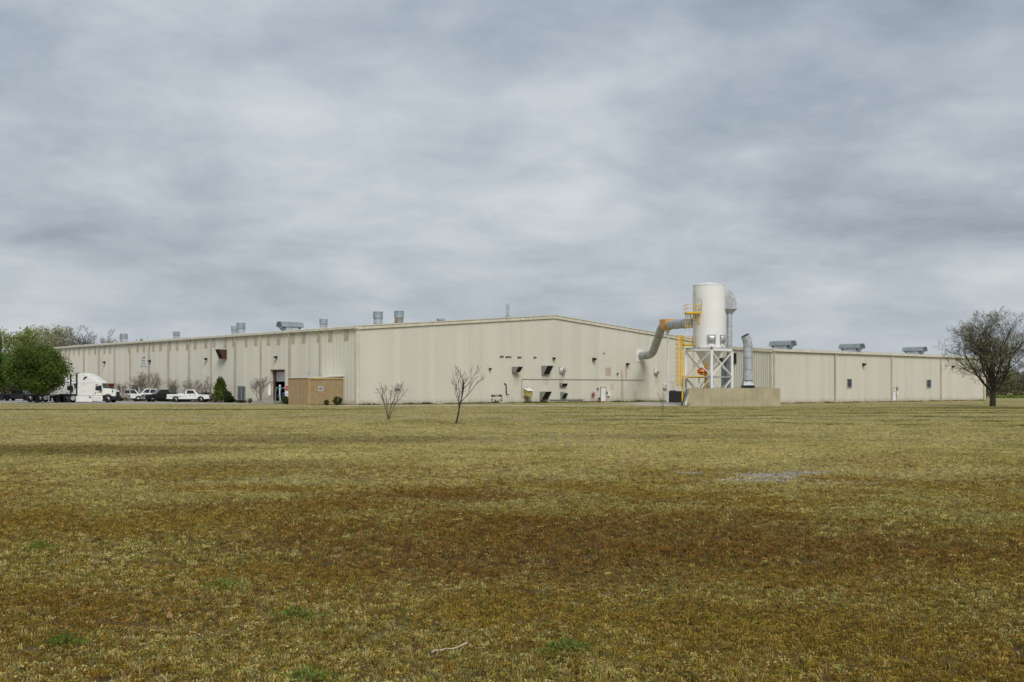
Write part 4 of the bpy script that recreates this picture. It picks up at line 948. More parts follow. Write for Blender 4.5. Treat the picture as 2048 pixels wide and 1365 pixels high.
# return duct on the right of the silo
RY = SC_.y+1.0
rd = thing('return_duct', 'galvanised duct with square elbow down the right of the silo', 'duct', (lx(1458.7,RY),RY,.06))
xr = lx(1458.7,RY); xs0 = SC_.x+sr*.80
zc = EYE+(HY-618)*RY/F; rad = EYE+(HY-580.5)*RY/F-zc; x0 = lx(1452,RY)
ro = lx(1472,RY)-x0
prof = [(x0-.5,zc)]+[(x0-.5,zc+rad)]+[(x0+ro*math.sin(i/10*math.pi/2), zc+rad*math.cos(i/10*math.pi/2)) for i in range(11)]
mb = MB(); mb.prism(prof, lambda a,b_,d: (a,d,b_), RY-.55, RY+.55); mb.build('square_elbow', M['galv'], rd)
for i in range(1,6):
    t_ = i/6*math.pi/2; mb = MB(); mb.bar((x0,RY-.56,zc),(x0+ro*math.sin(t_)*1.01,RY-.56,zc+rad*math.cos(t_)*1.01),.02,.05); mb.build('elbow_seam', M['galv_dull'], rd)
mb = MB(); mb.box((x0-.3,RY-.58,zc-.06),(x0+ro+.06,RY+.58,zc+.02)); mb.build('flange', M['galv_dull'], rd)
zt = lz(627.5,RY); h = .36
mb = MB(); mb.hexa([(xr-h*.9,RY-h,zt),(xr+h*.9,RY-h,zt),(xr+h*.9,RY+h,zt),(xr-h*.9,RY+h,zt),(x0,RY-.55,zc-.06),(x0+ro,RY-.55,zc-.06),(x0+ro,RY+.55,zc-.06),(x0,RY+.55,zc-.06)]); mb.build('transition', M['hood'], rd)
mb = MB(); mb.lathe([(.33,.1),(.33,zt)], (xr,RY,0), 24); mb.build('duct_run', M['galv'], rd)
for py in (628,652,675,697,714,737,757):
    mb = MB(); z = lz(py,RY); mb.lathe([(.36,z-.04),(.36,z+.04)], (xr,RY,0), 24); mb.build('joint_band', M['galv_dull'], rd)
mb = MB(); mb.lathe([(.5,.06),(.5,EYE+(HY-722)*RY/F),(.36,EYE+(HY-715)*RY/F)], (xr-.25,RY+1.1,0), 24); mb.build('fan_riser', M['vent_blue'], rd)

# free-standing exhaust stack
XY = 133.0
es = thing('exhaust_stack', 'short thick galvanised exhaust stack with bent top beside the silo', 'stack', (lx(1495.5,XY),XY,.06))
xc = lx(1495.8,XY); Z = lambda py: EYE+(HY-py)/F*XY
mb = MB(); mb.box((xc-.66,XY-.66,.06),(xc+.66,XY+.66,Z(771))); mb.build('fan_base', M['black'], es)
mb = MB(); hb = .63; ht = .5
mb.hexa([(xc-hb,XY-hb,Z(771)),(xc+hb,XY-hb,Z(771)),(xc+hb,XY+hb,Z(771)),(xc-hb,XY+hb,Z(771)),(xc-ht,XY-ht*.6,Z(762)),(xc+ht*.3,XY-ht,Z(762)),(xc+ht,XY+ht,Z(762)),(xc-ht,XY+ht,Z(762))]); mb.build('transition', M['galv'], es)
mb = MB(); mb.lathe([(.585,Z(762)),(.585,Z(740.5))], (xc,XY,0), 28); mb.build('lower_drum', M['galv'], es)
mb = MB(); mb.lathe([(.52,Z(741)),(.52,Z(694))], (xc,XY,0), 28); mb.build('stack_pipe', M['galv'], es)
p0 = Vector((xc,XY,Z(694))); p1 = Vector((xc,XY,Z(683))); p2 = Vector((lx(1489.6,XY),XY-.15,Z(671.5)))
mb = MB(); mb.tube(bez(p0,p1,p2,5), .52, 28, smooth=False, cap=False); mb.build('bent_top', M['galv'], es)
mb = MB(); dd = (p2-p1).normalized(); mb.tube([p2-dd*.1,p2-dd*.05], .5, 28); mb.build('mouth', M['dark'], es)
for py in (694,716.5,739.5,761):
    mb = MB(); r_ = .55 if py < 740 else .61; mb.lathe([(r_,Z(py)-.03),(r_,Z(py)+.03)], (xc,XY,0), 28); mb.build('joint_band', M['hood'], es)

# black ribbed tank, rail behind it
tk = thing('black_tank', 'black ribbed tank at the gable foot behind the yellow ladder', 'tank', (lx(1353,157),157,.0))
x0, x1 = lx(1337.8,157), lx(1367,157)
mb = MB(); mb.box((x0,156.2,.02),(x1,157.9,1.62)); mb.build('body', M['blackmat'], tk, bevel=.05)
for i in range(12):
    x = x0+.08+(x1-x0-.16)*i/11; mb = MB(); mb.box((x-.04,156.14,.1),(x+.04,156.19,1.5)); mb.build('rib', M['blackmat'], tk)
mb = MB(); mb.box((x0+.2,156.3,1.62),(x0+.9,157.5,1.72)); mb.build('lid', M['blackmat'], tk)
ra = thing('pipe_rail', 'thin grey pipe rail at the gable corner above the black tank', 'rail', (lx(1346,160),160,0))
z = EYE+(HY-765)*160/F
mb = MB(); mb.tube([(lx(1338,160),160,z),(lx(1377,160),160,z)], .03, 6); mb.build('rail', M['hood'], ra)
for px in (1346.5,1372):
    mb = MB(); mb.tube([(lx(px,160),160,0),(lx(px,160),160,z)], .035, 6); mb.build('post', M['hood'], ra)

# ------------------------------------------------------------------ things hung on the gable
def ac_unit(px0, px1, py0, py1, label):
    a0, a1 = gs(px0), gs(px1); z0, z1 = gzp(px0,py1), gzp(px0,py0); d = .45
    t_ = thing('air_conditioner', label, 'air conditioner', tuple(GW.P((a0+a1)/2,.05,z0)), group='window air conditioners on the gable')
    a1 = a0+.66
    mb = MB(); GW.box(mb, a0-.04, a1, .058, d, z0, z1); mb.build('case', M['white_trim'], t_, bevel=.02)
    mb = MB(); GW.box(mb, a0+.06, a1-.08, d+.002, d+.012, z0+.1, z1-.08); g_ = mb.build('grille', M['hood'], t_)
    for i in range(6):
        z = z0+.13+(z1-z0-.25)*i/5; mb = MB(); GW.box(mb, a0+.07, a1-.09, d+.013, d+.025, z-.012, z+.012); mb.build('fin', M['white_trim'], g_)
    mb = MB(); mb.bar(GW.P(a0+.1,.06,z0-.3), GW.P(a0+.1,d,z0-.03), .04); mb.bar(GW.P(a1-.1,.06,z0-.3), GW.P(a1-.1,d,z0-.03), .04); mb.build('bracket', M['hood'], t_)
ac_unit(789.5,799,767.5,777,'white window air conditioner behind the left bare sapling'); ac_unit(1325,1333.5,768.5,777,'white window air conditioner near the white duct pole')
# stained yellow box with a sloping lid
a0 = gs(1046.5); a1 = a0+.95; z0, z1 = gzp(1050,793.5), gzp(1050,777)
yb = thing('stained_box', 'yellow-stained metal box with sloping white lid on the gable', 'wall box', tuple(GW.P((a0+a1)/2,.05,z0)))
mb = MB(); GW.box(mb, a0, a1, .058, .8, z0, z1-.35); mb.build('box', M['patina'], yb)
mb = MB(); mb.hexa([GW.P(a0,.058,z1-.347),GW.P(a1,.058,z1-.347),GW.P(a1,.8,z1-.347),GW.P(a0,.8,z1-.347),GW.P(a0,.058,z1),GW.P(a1,.058,z1),GW.P(a1,.2,z1-.1),GW.P(a0,.2,z1-.1)]); mb.build('gusset', M['patina'], yb)
mb = MB(); mb.hexa([GW.P(a0-.08,.12,z1-.03),GW.P(a1+.08,.12,z1-.03),GW.P(a1+.08,.98,z1-.38),GW.P(a0-.08,.98,z1-.38),GW.P(a0-.08,.12,z1+.03),GW.P(a1+.08,.12,z1+.03),GW.P(a1+.08,.98,z1-.33),GW.P(a0-.08,.98,z1-.33)]); mb.build('lid', M['white_trim'], yb)
mb = MB(); mb.tube([GW.P(a0+.45,.2,z1-.05),GW.P(a0+.45,.2,z1+.3)],.05,8); mb.build('pipe_stub', M['hood'], yb)
# hose reel, hydrant pipes, notice box
a = gs(1184); z = gzp(1184,789.5)
hr = thing('valve_wheel', 'rusty red spoked valve wheel on the gable left of the door', 'valve wheel', tuple(GW.P(a,.05,z-.4)))
mb = MB(); mb.tube([GW.P(a,.05,z),GW.P(a,.32,z)],.07,10); mb.build('hub', M['rust'], hr)
for i in range(8):
    t_ = i*math.pi/4+.2; mb = MB(); mb.bar(GW.P(a,.28,z), GW.P(a+.42*math.cos(t_),.28+.004*i,z+.42*math.sin(t_)), .07); mb.build('spoke', M['rust'] if i%2 else M['red'], hr)
mb = MB(); mb.tube([GW.P(a-.1,.1,z-.05),GW.P(a-.12,.1,z-.5)],.03,6); mb.build('drain_pipe', M['white_trim'], hr)
a = gs(1193.5)
hy = thing('standpipe', 'short rusty red standpipe with black cap beside the gable door', 'standpipe', tuple(GW.P(a,.5,0)))
mb = MB(); mb.tube([GW.P(a,.5,.0),GW.P(a,.5,.72)],.06,10); mb.build('riser', M['rust'], hy)
mb = MB(); mb.tube([GW.P(a-.24,.5,0),GW.P(a-.24,.5,.36),GW.P(a-.16,.5,.42),GW.P(a+.2,.5,.42),GW.P(a+.26,.5,.36),GW.P(a+.26,.5,.1)],.045,8); mb.build('cross_pipe', M['rust'], hy)
mb = MB(); mb.lathe([(.16,.42),(.16,.62)], GW.P(a+.02,.5,0), 12); mb.build('cap', M['black'], hy)
a = gs(1214.5); z = gzp(1214,792)
nb = thing('notice_box', 'white notice box with blue side right of the gable door', 'box', tuple(GW.P(a,.05,z)))
mb = MB(); GW.box(mb, a-.22, a+.3, .058, .36, z, z+.62); mb.build('case', M['white'], nb)
mb = MB(); GW.box(mb, a-.224, a-.221, .06, .34, z+.25, z+.6); mb.build('blue_side', M['signblue'], nb)
mb = MB(); GW.box(mb, a-.02, a+.08, .362, .37, z+.3, z+.42); mb.build('mark', M['galv_dull'], nb)

# ------------------------------------------------------------------ things along the long wall
a1_, a0_ = LW.s_of(281.2), LW.s_of(294.3); pz0, pz1 = LW.z_of(288,732.5), LW.z_of(288,712)
ws = thing('company_sign', 'white company sign with red slanted logo bars on the long wall', 'sign', tuple(LW.P((a0_+a1_)/2,.05,pz0)))
mb = MB(); LW.box(mb, a0_, a1_, .059, .08, pz0, pz1); mb.build('panel', M['white_trim'], ws)
def sgn(u, v): return a1_-(a1_-a0_)*u, pz0+(pz1-pz0)*v
for i, (u, v0, v1) in enumerate(((.28,.72,.86),(.40,.70,.95),(.53,.72,.86),(.60,.75,.95),(.68,.72,.9))):
    mb = MB(); a, z = sgn(u, v0); a2, z2 = sgn(u+.09, v1); w_ = .085
    mb.hexa([LW.P(a-w_,.081,z),LW.P(a+w_,.081,z),LW.P(a+w_,.09,z),LW.P(a-w_,.09,z),LW.P(a2-w_,.081,z2),LW.P(a2+w_,.081,z2),LW.P(a2+w_,.09,z2),LW.P(a2-w_,.09,z2)]); mb.build('logo_bar', M['logo'], ws)
rg = random.Random(12)
for v, h, u0, u1 in ((.56,.075,.22,.76),(.42,.05,.26,.72),(.27,.045,.14,.84),(.13,.035,.14,.5),(.155,.04,.62,.84)):
    u = u0
    while u < u1:
        w_ = rg.uniform(.035,.06); mb = MB(); a, z = sgn(u, v-h/2); a2, z2 = sgn(min(u+w_,u1), v+h/2*rg.uniform(.7,1)); LW.box(mb, min(a,a2), max(a,a2), .081,.088, z, z2); mb.build('lettering', M['ink'], ws); u += w_+.018
# entrance canopy
a1c, a0c = LW.s_of(209), LW.s_of(229); cz0, cz1 = LW.z_of(219,783), LW.z_of(219,767.5)
cn = thing('entrance_canopy', 'dark red framed entrance canopy behind the semi truck hood', 'canopy', tuple(LW.P((a0c+a1c)/2,1,0)))
mb = MB(); LW.box(mb, a0c, a1c, .06, 2.2, cz1-.35, cz1); mb.build('roof', M['maroon'], cn)
mb = MB(); LW.box(mb, a0c, a0c+1.1, .8, .95, .03, cz1-.35); mb.build('side_screen', M['leaf_dark'], cn)
for a in (a0c+.08, a1c-.08):
    mb = MB(); LW.box(mb, a-.07, a+.07, 2.0, 2.14, .03, cz1-.35); mb.build('post', M['maroon'], cn)
# loading gear at the dock door
dk0 = LW.P(DO0-.2,.1,0)
pad = MB(); LW.box(pad, DO0-.3, DO1+.3, .1, 2.4, .03, .34); solo(pad, 'dock_pad', M['path'], 'low pale concrete pad below the open dock door', 'pad', tuple(LW.P((DO0+DO1)/2,1.2,.03)), bevel=.03)
def standing(px, Y): return Vector((lx(px,Y),Y,.03))
p = LW.P(DO1-.85,.7,.34); bo = thing('door_guard', 'tall white guard post at the left jamb of the dock door', 'post', tuple(p))
mb = MB(); mb.box((p.x-.2,p.y-.12,1.05),(p.x+.2,p.y+.12,2.5)); mb.build('guard', M['white'], bo, bevel=.05)
mb = MB(); mb.box((p.x-.05,p.y-.05,.34),(p.x+.05,p.y+.05,1.05)); mb.build('stem', M['galv_dull'], bo)
mb = MB(); mb.bar((p.x+.2,p.y,2.3),(p.x+.75,p.y+.3,3.6),.05); mb.build('lever', M['rust'], bo)
p = LW.P(DO0+.15,.7,.34); bo = thing('door_guard', 'white guard post beside the stop sign at the dock door', 'post', tuple(p))
mb = MB(); mb.box((p.x-.1,p.y-.1,.34),(p.x+.1,p.y+.1,2.45)); mb.build('guard', M['white'], bo, bevel=.03)
p = standing(573.3, 149.6)
ssn = thing('stop_sign', 'red octagonal stop sign by the right jamb of the dock door', 'sign', tuple(p))
mb = MB(); mb.lathe([(.03,.03),(.03,2.0)], (p.x,p.y+.05,0), 8); mb.build('pole', M['galv_dull'], ssn)
oc = [(.31*math.cos(math.pi/8+i*math.pi/4), .31*math.sin(math.pi/8+i*math.pi/4)) for i in range(8)]
mb = MB(); mb.prism([(a*1.08,b_*1.08) for a,b_ in oc], lambda a,b_,d: (p.x+a,p.y+d,2.02+b_), -.0, .02); mb.build('white_edge', M['white'], ssn)
mb = MB(); mb.prism(oc, lambda a,b_,d: (p.x+a,p.y+d,2.02+b_), -.012, -.002); mb.build('face', M['red'], ssn)
fc = bpy.data.curves.new('stop_text', 'FONT'); fc.body = 'STOP'; fc.size = .23; fc.align_x = 'CENTER'; fc.align_y = 'CENTER'; fc.extrude = .002
fo = bpy.data.objects.new('stop_text', fc); COL.objects.link(fo); bpy.context.view_layer.update()
me = bpy.data.meshes.new_from_object(fo.evaluated_get(bpy.context.evaluated_depsgraph_get())); bpy.data.objects.remove(fo)
lo = bpy.data.objects.new('lettering', me); COL.objects.link(lo); me.materials.clear(); me.materials.append(M['white']); lo.parent = ssn; lo.location = (0,-.017,2.02-.03); lo.rotation_euler = (R(90),0,0)
p = standing(573.2, 149.2)
mb = MB(); mb.box((p.x-.22,p.y-.01,.95),(p.x+.22,p.y+.01,1.6)); wb_ = thing('notice_board', 'white notice board on a post below the stop sign', 'sign', tuple(p)); mb.build('board', M['white'], wb_)
mb = MB(); mb.lathe([(.03,.03),(.03,.95)], (p.x,p.y,0), 8); mb.build('post', M['galv_dull'], wb_)
mb = MB(); mb.box((p.x-.2,p.y-.016,1.22),(p.x+.2,p.y-.012,1.28)); mb.build('dark_line', M['ink'], wb_)
hf = thing('lifting_frame', 'teal steel lifting frame standing in front of the dock door', 'frame', tuple(standing(560,148.6)))
Yh = 148.6
for px0, px1, yy in ((549.5,552.5,Yh),(558.5,561.5,Yh-.6)):
    mb = MB(); mb.bar((lx(px0,yy),yy,.03),(lx(px1,yy),yy,2.1),.1); mb.build('leg', M['teal'], hf)
    mb = MB(); mb.bar((lx(px1,yy),yy,1.75),(lx(px1+2.5,yy),yy,2.1),.08); mb.build('knee_brace', M['teal'], hf)
    mb = MB(); mb.bar((lx(px0,yy)-.05,yy-.5,.07),(lx(px0,yy)-.05,yy+.8,.07),.1); mb.build('foot', M['teal'], hf)
mb = MB(); mb.bar((lx(552,Yh),Yh,2.1),(lx(571,Yh),Yh+.2,2.0),.11); mb.bar((lx(552.3,Yh),Yh,2.1),(lx(561.5,Yh-.6),Yh-.6,2.1),.1); mb.build('top_beam', M['teal'], hf)
mb = MB(); mb.bar((lx(551,Yh),Yh,.4),(lx(557,Yh),Yh-.3,1.2),.07); mb.build('red_strut', M['rust'], hf)
p = standing(568.3, 149.8); mb = MB(); mb.lathe([(.24,.98),(.27,1.1),(.27,1.4),(.2,1.46)], (p.x,p.y,0), 18); cr = thing('blue_drum', 'small blue drum on a stand at the dock door', 'drum', tuple(p)); mb.build('drum', M['blue'], cr)
mb = MB(); mb.box((p.x-.25,p.y-.25,.34),(p.x+.25,p.y+.25,.97)); mb.build('stand', M['black'], cr)

# ------------------------------------------------------------------ litter in the near grass
def lay(px, py): 
    Y = EYE*F/(py-HY); return Vector(((px-CX)/F*Y, Y, 0))
a = lay(863,1303); b_ = lay(934,1293); a.z = gz(a.x,a.y)+.022; b_.z = gz(b_.x,b_.y)+.028
mb = MB(); pts = [(0,0,.013),(.08,.01,.018),(.22,.006,.013),(.4,.01,.010),(.6,.004,.009),(.8,.012,.009),(.93,.02,.013),(1,.025,.009)]
d = b_-a; mb.tube([a+d*t_+Vector((0,o_*2,o_)) for t_,o_,r_ in pts], [r_*.75 for _,_,r_ in pts], 8)
solo(mb, 'dry_stick', M['straw'], 'pale dry stick lying in the grass close to the camera', 'stick', tuple(a))
p = lay(337,1240); p.z = gz(p.x,p.y)+.03; mb = MB()
mb.add([p+Vector((-.02,0,0)),p+Vector((.03,.01,-.02)),p+Vector((.025,.03,.03)),p+Vector((.0,.02,.06)),p+Vector((-.02,.03,.04))], [(0,1,2),(0,2,3),(0,3,4)])
o = solo(mb, 'dry_leaf', M['dryleaf'], 'curled tan dead leaf in the left foreground grass', 'leaf', tuple(p))
md = o.modifiers.new('thickness','SOLIDIFY'); md.thickness = .002
# rubble stones on the bare spot
rg = random.Random(5)
mb = MB()
for i in range(900):
    e = rg.choice(((5.9,26.9,.8,.65),(5.9,26.9,.8,.65),(7.0,27.7,.6,.3),(5.3,25.4,.8,.35),(5.3,25.4,.8,.35),(6.9,24.3,1.1,.15),(4.2,27.6,.35,.2)))
    x, y = rg.gauss(e[0],e[2]*.6), rg.gauss(e[1],e[3]*.6); s_ = rg.choice((.015,.02,.03,.045)); z = gz(x,y)
    v = [Vector((rg.uniform(-1,1),rg.uniform(-1,1),rg.uniform(-.3,.7)))*s_+Vector((x,y,z)) for _ in range(4)]
    mb.add(v, [(0,1,2),(0,2,3),(0,3,1),(1,3,2)])
tag(mb.build('stone_rubble', M['gravel']), 'pale stone chips scattered over the bare spot in the lawn', 'rubble', kind='stuff')

# ------------------------------------------------------------------ vehicles (local: x forward, y left, z up)
def wheel(parent, x, y, r_, w_, rim, rr=.62, spokes=6):
    sy = 1 if y > 0 else -1; mb = MB(); h = w_/2
    mb.lathe([(r_*.6,-h),(r_*.9,-h),(r_,-h*.7),(r_,h*.7),(r_*.9,h),(r_*.6,h)], (x,y,r_), 24, (0,1,0))
    o = mb.build('wheel', M['tyre'], parent)
    mb = MB(); e = sy*(h+.004); mb.lathe([(r_*rr,sy*h*.4),(r_*rr,e),(r_*rr*.85,e-sy*.015),(r_*rr*.8,e-sy*.07),(r_*.25,e-sy*.06),(r_*.22,e+sy*.01),(.01,e+sy*.012)], (x,y,r_), 20, (0,1,0)); mb.build('rim', rim, o)
    for k in range(spokes):
        a = k*2*math.pi/spokes; c_, s_ = math.cos(a), math.sin(a); mb = MB(); q = y+e-sy*.055
        mb.tube([(x+c_*r_*.42,q,r_+s_*r_*.42),(x+c_*r_*.42,q+sy*.012,r_+s_*r_*.42)], r_*.075, 8); mb.build('rim_hole', M['dark'], o)
    return o
def arch(xw, zc, r_, z0, n=9):
    a0 = math.asin(max(-1,min(1,(z0-zc)/r_))); return [(xw+r_*math.cos(a0+(math.pi-2*a0)*i/n), zc+r_*math.sin(a0+(math.pi-2*a0)*i/n)) for i in range(n+1)]
def pane(name, q, u0, u1, v0, v1, mt, parent, th=.012):
    q = [Vector(p) for p in q]
    def pt(u, v): return q[0]*(1-u)*(1-v)+q[1]*u*(1-v)+q[2]*u*v+q[3]*(1-u)*v
    n = (q[1]-q[0]).cross(q[3]-q[0]).normalized()
    c_ = [pt(u0,v0),pt(u1,v0),pt(u1,v1),pt(u0,v1)]; mb = MB(); mb.hexa([p-n*.02 for p in c_]+[p+n*th for p in c_]); return mb.build(name, mt, parent)
def car(name, label, cat, loc, rz, paint, L=5.6, wb=(1.15,4.55), H=1.78, belt=1.10, cab=(2.2,4.25,2.3,3.55), bed=True, lower=None, rim='rim', hood_z=1.06, clear=.46, wr=.38, W=.92, cap=False, rear_seat=False, group='vehicles parked along the long wall'):
    t_ = thing(name, label, cat, loc, rz, group=group, world=False); x0 = L/2
    fx = lambda a, b_, d: (a-x0, d, b_)
    fl = .78; ra, fa = arch(wb[0],wr,wr+.09,clear), arch(wb[1],wr,wr+.09,clear)
    top = [(L-.02,.62),(L,.80),(L-.06,hood_z-.08),(L-.25,hood_z),(cab[1],belt)]
    if bed: top += [(cab[0]-.04,belt),(cab[0]-.04,fl),(.03,fl)]
    else: top += [(.25,belt-.02),(.06,belt-.1),(0,.7)]
    poly = [(.06,clear+.04)] + ra[::-1] + fa[::-1] + [(L-.1,clear+.04)] + top
    mb = MB(); mb.prism(poly, fx, -W, W); mb.build('body', paint, t_, bevel=.035)
    if lower:
        for s in (-1,1):
            mb = MB(); pl = [(wb[0]+wr+.13,clear+.02),(wb[1]-wr-.13,clear+.02),(wb[1]-wr-.13,.72),(wb[0]+wr+.13,.72)]; mb.prism(pl, fx, s*(W+.004), s*(W+.012)); mb.build('lower_panel', lower, t_)
            mb = MB(); mb.prism([(wb[1]+wr+.13,clear+.05),(L-.12,clear+.05),(L-.12,.72),(wb[1]+wr+.13,.72)], fx, s*(W+.004), s*(W+.012)); mb.build('lower_panel', lower, t_)
            mb = MB(); mb.prism([(.1,clear+.06),(wb[0]-wr-.13,clear+.06),(wb[0]-wr-.13,.72),(.1,.72)], fx, s*(W+.004), s*(W+.012)); mb.build('lower_panel', lower, t_)
    if bed:
        for s in (-1,1):
            mb = MB(); y0, y1 = sorted((s*(W-.07), s*W)); mb.prism([(.04,fl-.04),(cab[0]-.05,fl-.04),(cab[0]-.05,belt+.03),(.04,belt+.03)], fx, y0, y1); mb.build('bed_side', paint, t_, bevel=.02)
        mb = MB(); mb.box((.02-x0,-W+.075,fl-.1),(.08-x0,W-.075,belt+.03)); mb.build('tailgate', paint, t_, bevel=.015)
        mb = MB(); mb.box((.1-x0,-W+.09,fl+.004),(cab[0]-.1-x0,W-.09,fl+.02)); mb.build('bed_liner', M['blackmat'], t_)
    b0, b1, c0, c1 = [v-x0 for v in cab]; wb_, wt = W-.05, W-.2; z0, z1 = belt-.03, H
    lo = [(b0,-wb_,z0),(b1,-wb_,z0),(b1,wb_,z0),(b0,wb_,z0)]; hi = [(c0,-wt,z1),(c1,-wt,z1),(c1,wt,z1),(c0,wt,z1)]
    mb = MB(); mb.hexa(lo+hi); mb.build('cab', paint, t_, bevel=.05)
    g = M['glass']
    pane('windscreen', [lo[1],lo[2],hi[2],hi[1]], .06,.94,.12,.9, M['glasslight'], t_)
    pane('rear_window', [lo[3],lo[0],hi[0],hi[3]], .1,.9,.2,.86, g, t_)
    for q in ([lo[0],lo[1],hi[1],hi[0]], [lo[2],lo[3],hi[3],hi[2]]):
        if rear_seat:
            pane('side_window', q, .06,.44,.18,.87, g, t_); pane('side_window', q, .5,.9,.18,.87, g, t_)
        else: pane('side_window', q, .12,.86,.18,.87, g, t_)
    for s in (-1,1):
        mb = MB(); mb.box((L-.13-x0,s*(W-.16)-.14,.76),(L+.012-x0,s*(W-.16)+.14,.94)); mb.build('headlight', M['lamp'], t_)
        mb = MB(); mb.box((-.012-x0,s*(W-.09)-.08,.72),(.1-x0,s*(W-.09)+.095,1.03)); mb.build('tail_light', M['tail'], t_)
        mb = MB(); mb.box((cab[1]-.62-x0,s*(W+.12)-.1,belt+.03),(cab[1]-.50-x0,s*(W+.12)+.1,belt+.22)); mb.build('mirror', paint if paint is not M['carsilver'] else M['black'], t_, bevel=.02)
        mb = MB(); mb.box((cab[1]-1.28-x0,s*(W+.005)-.012,belt-.16),(cab[1]-1.08-x0,s*(W+.005)+.02,belt-.1)); mb.build('door_handle', M['black'], t_)
        xd = [cab[0]+.12, cab[1]-.35]
        for xx in xd:
            mb = MB(); mb.box((xx-.008-x0,s*W-.004,clear+.1),(xx+.008-x0,s*W+.004,belt-.02)); mb.build('door_seam', M['ink'], t_)
    mb = MB(); mb.box((L-.06-x0,-W+.33,.70),(L+.016-x0,W-.33,.95)); gr_ = mb.build('grille', M['black'], t_)
    mb = MB(); mb.box((L+.017-x0,-W+.33,.80),(L+.03-x0,W-.33,.85)); mb.build('grille_bar', M['chrome'], gr_)
    mb = MB(); mb.box((L-.1-x0,-W+.02,clear-.02),(L+.07-x0,W-.02,.64)); mb.build('front_bumper', M['chrome'] if bed else paint, t_, bevel=.03)
    mb = MB(); mb.box((-.1-x0,-W+.04,clear),(.06-x0,W-.04,.64)); mb.build('rear_bumper', M['chrome'] if bed else paint, t_, bevel=.03)
    mb = MB(); mb.box((.25-x0,-W+.26,.28),(L-.25-x0,W-.26,.74)); mb.build('underbody', M['black'], t_)
    for xw in wb:
        for s in (-1,1): wheel(t_, xw-x0, s*(W-.12), wr, .24, M[rim])
    return t_
def park(px, Y): return (lx(px,Y),Y,.03)
pk = dict(L=5.95, wb=(1.25,4.75), cab=(2.55,4.45,2.66,3.72))
car('pickup_truck','white pickup truck parked side-on with its nose to the right','pickup', park(379.3,163), 0, M['carwhite'], **pk)
car('pickup_truck','black pickup truck nosing out between two white vehicles','pickup', park(326,169), math.pi+.62, M['carblack'], L=5.9, wb=(1.25,4.7), cab=(2.2,4.4,2.3,3.6), rim='rimdark')
car('pickup_truck','white crew cab pickup facing left behind the black pickup','pickup', park(297,173.5), math.pi+.55, M['carwhite'], L=5.7, wb=(1.2,4.55), cab=(1.7,4.2,1.85,3.45), rear_seat=True, H=1.9, belt=1.16, hood_z=1.12)
car('pickup_truck','two-tone silver and tan pickup right of the semi truck hood','pickup', park(262,178), .12, M['carsilver'], lower=M['cartan'], L=5.8, wb=(1.25,4.6), cab=(1.95,4.3,2.05,3.6), rear_seat=True)
car('pickup_truck','charcoal pickup half hidden under the round green tree','pickup', park(40,183), -.18, M['cargrey'], L=5.9, wb=(1.25,4.7), cab=(2.0,4.4,2.1,3.6), rear_seat=True, rim='rimdark')
car('sedan_car','dark red car whose roof shows above the truck hood','car', park(222,186), .15, M['maroon'], L=4.8, wb=(.95,3.75), cab=(.5,3.75,1.15,2.75), bed=False, H=1.72, belt=1.05, hood_z=.98, clear=.3, wr=.33, W=.9, rear_seat=True)
car('parked_car','dark car cut by the left edge behind the charcoal pickup','car', park(-14,190), .3, M['carblack'], L=4.8, wb=(.95,3.75), cab=(.5,3.75,1.15,2.75), bed=False, H=1.6, belt=.98, hood_z=.95, clear=.3, wr=.33, W=.9, rear_seat=True)
# tool boxes in the white pickup bed
p = park(355,163)
tb = MB(); tb.box((p[0]+.2,p[1]-.55,.84),(p[0]+1.05,p[1]+.55,1.3)); solo(tb, 'tool_chest', M['white_trim'], 'white tool chest in the bed of the side-on white pickup', 'box', (p[0]+.6,p[1],.84), bevel=.03)

